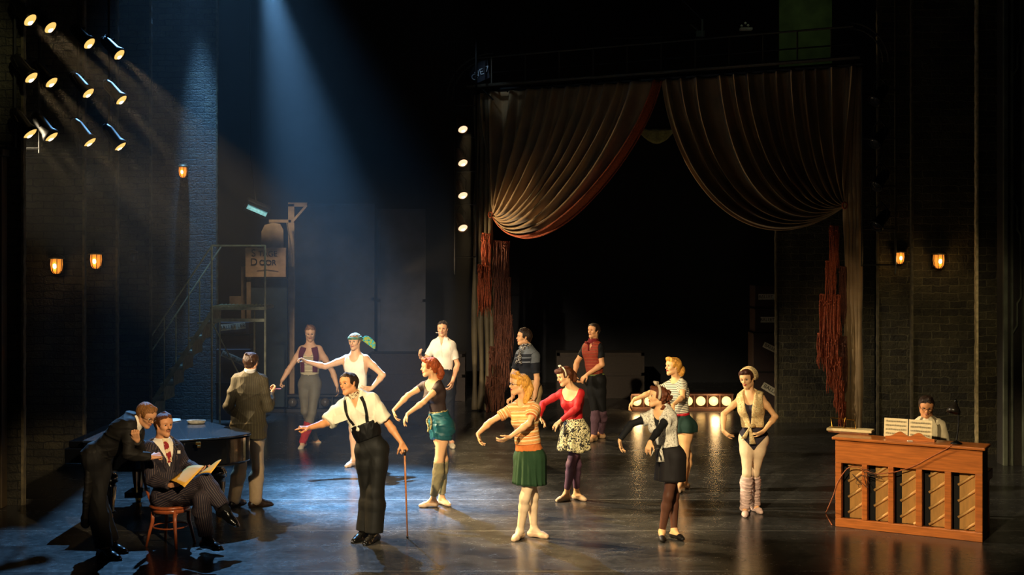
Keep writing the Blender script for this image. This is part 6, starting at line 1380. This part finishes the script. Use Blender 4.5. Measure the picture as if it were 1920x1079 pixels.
for k, (a, b) in enumerate(bays):
    x0, x1 = (a + 42) * f_, b * f_ + .0; pn = up_(MB().box((x0, .085, .095), (x1 + .01, .10, .69)), 'soundboard_panel', PAN)
    w_ = x1 - x0; off0 = (.02, -.05, .03, -.02, -.08)[k]
    for j in range(-1, 5):
        z0 = .13 + off0 + j * .165; za, zb = z0, z0 + w_ * .78; xa, xb = x0 - .01, x1
        if za < .10: xa = xa + (.10 - za) / .78; za = .10
        if zb > .672: xb = xb - (zb - .672) / .78; zb = .672
        if xb - xa > .03 and za < .67: up_(MB().tube([(xa, .070, za), (xb, .070, zb)], .0145, 8), 'rib', RIB, smooth=True)
up_(MB().box((0, .03, .0), (.03, .30, .925)), 'side_panel', WOOD); up_(MB().box((W_ - .03, .03, 0), (W_, .30, .925)), 'side_panel', mat('piano_side_shaded', (60, 34, 20), .5))  # right side's shade painted in as darker wood
up_(MB().box((.03, .30, .0), (W_ - .03, .32, .60)), 'front_panel', WOOD); up_(MB().box((0, .30, .56), (W_, .60, .66)), 'key_bed', WOOD, bevel=.006)
up_(MB().box((.06, .44, .66), (W_ - .06, .59, .675)), 'keys', mat('ivory', (230, 220, 196)))
for x in (.03, W_ - .07): up_(MB().box((x, .54, 0), (x + .04, .59, .56)), 'front_leg', WOOD)
def utag(o, l, c): tag(o, l, c); return o
# things standing on it (world coordinates)
ZT = .956
def utop(px, py, z=ZT):  return flat_at(px, py, z)
r = thing('music_rack', 'wavy-topped wooden music rack standing on the upright piano', 'music rack', utop(1710, 824)); e = V((math.cos(rz), math.sin(rz), 0)); n = V((-math.sin(rz), math.cos(rz), 0))
c0 = utop(1706, 826); prof = []
for i in range(31): s_ = i / 30; prof.append((s_ * .50 - .25, .028 + .055 * (math.exp(-((s_ - .30) / .13) ** 2) + math.exp(-((s_ - .68) / .13) ** 2))))
Mr = Matrix.Translation(c0) @ Matrix.Rotation(rz, 4, 'Z') @ Matrix.Rotation(math.pi / 2, 4, 'X')
MB().prism([(-.25, 0)] + prof + [(.25, 0)], -.01, .01, Mr).build('wavy_board', WOODH, r)
MB().box((-.25, .0, 0), (.25, .10, .012), Matrix.Translation(c0) @ Matrix.Rotation(rz, 4, 'Z')).build('ledge', WOODH, r)
SM = stripes('sheet_music_paper', [(228, 206, 160), (70, 58, 44), (228, 206, 160), (90, 78, 60), (232, 212, 168), (228, 206, 160)], [.012, .002, .010, .002, .012, .016], 'y', noise=.03)
Ms = Matrix.Translation(c0 + n * .045 - e * .03) @ Matrix.Rotation(rz, 4, 'Z') @ Matrix.Rotation(-.15, 4, 'X')
sm = MB()
for x0, x1, dy in ((-.25, -.005, .0), (.005, .24, .004)): sm.box((x0, dy, .014), (x1, dy + .006, .21), Ms)
o = sm.build('sheet_music', mat('music_paper', (228, 206, 160), .8, var=.08)); utag(o, 'open sheet music propped on the music rack of the upright piano', 'sheet music')
stv = MB()
for pg, (x0, x1) in enumerate(((-.235, -.02), (.02, .225))):
    for ln in range(4):
        zb = .185 - ln * .042
        for q in range(5): stv.box((x0, -.0022, zb - q * .0035), (x1, -.0008, zb - q * .0035 - .0009), Ms)
        for q in range(9):
            xx = x0 + (x1 - x0) * (q + .5 + .3 * math.sin(q * 7 + ln * 3 + pg)) / 9.5; zz = zb - .004 - .010 * abs(math.sin(q * 3.7 + ln)); stv.box((xx, -.0024, zz - .003), (xx + .004, -.0006, zz), Ms); stv.box((xx + .003, -.0024, zz), (xx + .004, -.0006, zz + .012), Ms)
stv.build('notes', mat('ink', (40, 32, 26), .8), o)
# desk lamp
lb = utop(1793, 833); r = thing('desk_lamp', 'black desk lamp on the right end of the upright piano', 'desk lamp', lb); r.location.z = ZT
MB().lathe([(.001, 0), (.055, 0), (.058, .012), (.03, .022), (.014, .03), (.001, .03)], Matrix.Translation((lb.x, lb.y, ZT)), 20).build('base', BM, r, smooth=True)
hd_ = P(1791, 757, lb.y); MB().tube(spline([(lb.x, lb.y, ZT + .02), P(1797, 800, lb.y), P(1797, 775, lb.y), P(1794, 760, lb.y), hd_], 5), .008, 8).build('arm', BM, r, smooth=True)
Ml = frame((-.25, -.2, -.9), loc=hd_); MB().lathe([(.012, -.02), (.022, 0), (.035, .02), (.062, .06), (.070, .10), (.064, .10), (.05, .06)], Ml, 20).build('lamp_shade', mat('shade_enamel', (30, 26, 22), .3), r, smooth=True); MB().lathe([(.001, -.045), (.016, -.035), (.016, -.015), (.001, -.01)], Ml, 10).build('switch', BM, r, smooth=True)
# papers, books, wire stand on the left end
bx = utop(1598, 812); Mb = Matrix.Translation((bx.x, bx.y, 0)) @ Matrix.Rotation(rz, 4, 'Z')
o = MB().box((-.24, -.09, ZT), (.20, .10, ZT + .016), Mb).build('music_folder', mat('folder_brown', (120, 70, 34), .7), bevel=.003); utag(o, 'brown music folder on the left end of the upright piano, under the scores', 'folder')
o = MB().box((-.26, -.08, ZT + .017), (.22, .09, ZT + .045), Mb @ Matrix.Rotation(.05, 4, 'Z')).build('score_book', mat('cream_paper', (222, 200, 150), .8, var=.1), bevel=.004); utag(o, 'thick pale score book lying on the brown folder on the upright piano', 'book')
zz = ZT + .046; r = thing('wire_book_stand', 'gold wire book stand on top of the pale score book', 'book stand', (bx.x, bx.y, zz)); q = lambda x, y, z: Mb @ V((x, y, zz + z))
MB().tube([q(-.22, 0, 0), q(-.24, .02, .10), q(.02, .02, .09), q(.04, 0, 0)], .005, 6).build('wire_frame', BRASS, r); MB().tube([q(-.08, -.04, 0), q(-.09, 0, .06), q(-.08, .02, .11)], .005, 6).tube([q(-.22, -.02, .004), q(.04, -.02, .004)], .005, 6).build('wire_support', BRASS, r)
o = MB().cbox(utop(1706, 828) + V((0, 0, .004)), (.05, .03, .008)).build('white_card', WP); utag(o, 'small white card lying on the upright piano before the music rack', 'card')
# cable
cb = [U_ @ ul(1786, 834, .045), U_ @ ul(1775, 842, .03), U_ @ ul(1745, 858, .02), U_ @ ul(1715, 874, .02), U_ @ ul(1685, 884, .02), U_ @ ul(1668, 887, .03), U_ @ ul(1640, 889, .03), U_ @ ul(1620, 881, .02), U_ @ ul(1605, 876, .03), U_ @ ul(1588, 880, .03), U_ @ ul(1571, 905, .03), U_ @ ul(1563, 928, .03), U_ @ ul(1552, 955, .06)]
e2 = G(1549, 965, .012); e3 = G(1560, 985, .012); cb += [e2, e3]
o = MB().tube(spline(cb, 6), .0055, 6).build('lamp_cable', mat('cable_orange', (160, 84, 40), .6), smooth=True); utag(o, 'thin brown lamp cable draped across the back of the upright piano', 'cable')
rn = random.Random(3)
for k, c_ in enumerate(((1640, 893), (1610, 900))):
    c = U_ @ ul(*c_, .03); pts = [c + e * rn.uniform(-.12, .12) + V((0, 0, rn.uniform(-.09, .06))) - n * rn.uniform(0, .01) for _ in range(9)]
    o = MB().tube(spline(pts, 6), .0028, 5).build('string_tangle', mat('string', (70, 50, 34), .9), smooth=True); utag(o, ['loose tangle of dark string on the piano back under the cable', 'smaller loose string tangle at the left of the piano back'][k], 'string')
# piano stool (hidden but carries the pianist)
ps = P(1745, 905, 14.05); r = thing('piano_stool', 'round stool behind the upright piano that the pianist sits on', 'stool', (ps.x, 14.05, 0))
MB().lathe([(.001, .36), (.17, .36), (.18, .39), (.17, .42), (.001, .42)], Matrix.Translation((ps.x, 14.05, 0)), 20).build('seat', WOOD, r, smooth=True)
for a in (45, 135, 225, 315): MB().tube([(ps.x + .1 * math.cos(math.radians(a)), 14.05 + .1 * math.sin(math.radians(a)), .36), (ps.x + .18 * math.cos(math.radians(a)), 14.05 + .18 * math.sin(math.radians(a)), 0)], .016, 8).build('leg', WOOD, r)
# ------------------------------------------------------------------ people and what they hold
build_people()
f = FIGS['fig_cane']; h = V(f.J['handR']); 
ft = G(764, 1010); tp = h + V((.0, -.01, -.02)); cn = thing('walking_cane', 'slim reddish wooden cane standing under the hand of the man in braces', 'cane', ft)
MB().tube([ft + (tp - ft) * .02, tp], [.008, .0105], 10).build('shaft', mat('cane_wood', (176, 108, 60), .35, coat=.5), cn, smooth=True); MB().tube([ft, ft + (tp - ft) * .03], .0105, 10).build('ferrule', BM, cn, smooth=True)
MB().tube([tp - (tp - ft).normalized() * .03, tp + V((0, 0, .03))], [.013, .015], 10).build('knob', mat('dark_knob', (40, 26, 18), .3), cn, smooth=True)
f = FIGS['fig_polo']; q = V(f.hd(-.008, .095, -.056)); o = MB().tube([q, q + V((-.075, -.045, .004))], .0045, 8).build('cigarette', WP); tag(o, 'white cigarette in the mouth of the man in the white polo', 'cigarette')
f = FIGS['fig_back']; h = V(f.J['handR']); o = MB().tube([h + V((-.03, -.03, .0)), P(527, 730, h.y - .02)], [.007, .005], 8).build('conducting_stick', mat('stick_maroon', (120, 50, 60), .5)); tag(o, 'short dark red stick held out by the man in the pinstripe jacket', 'stick')
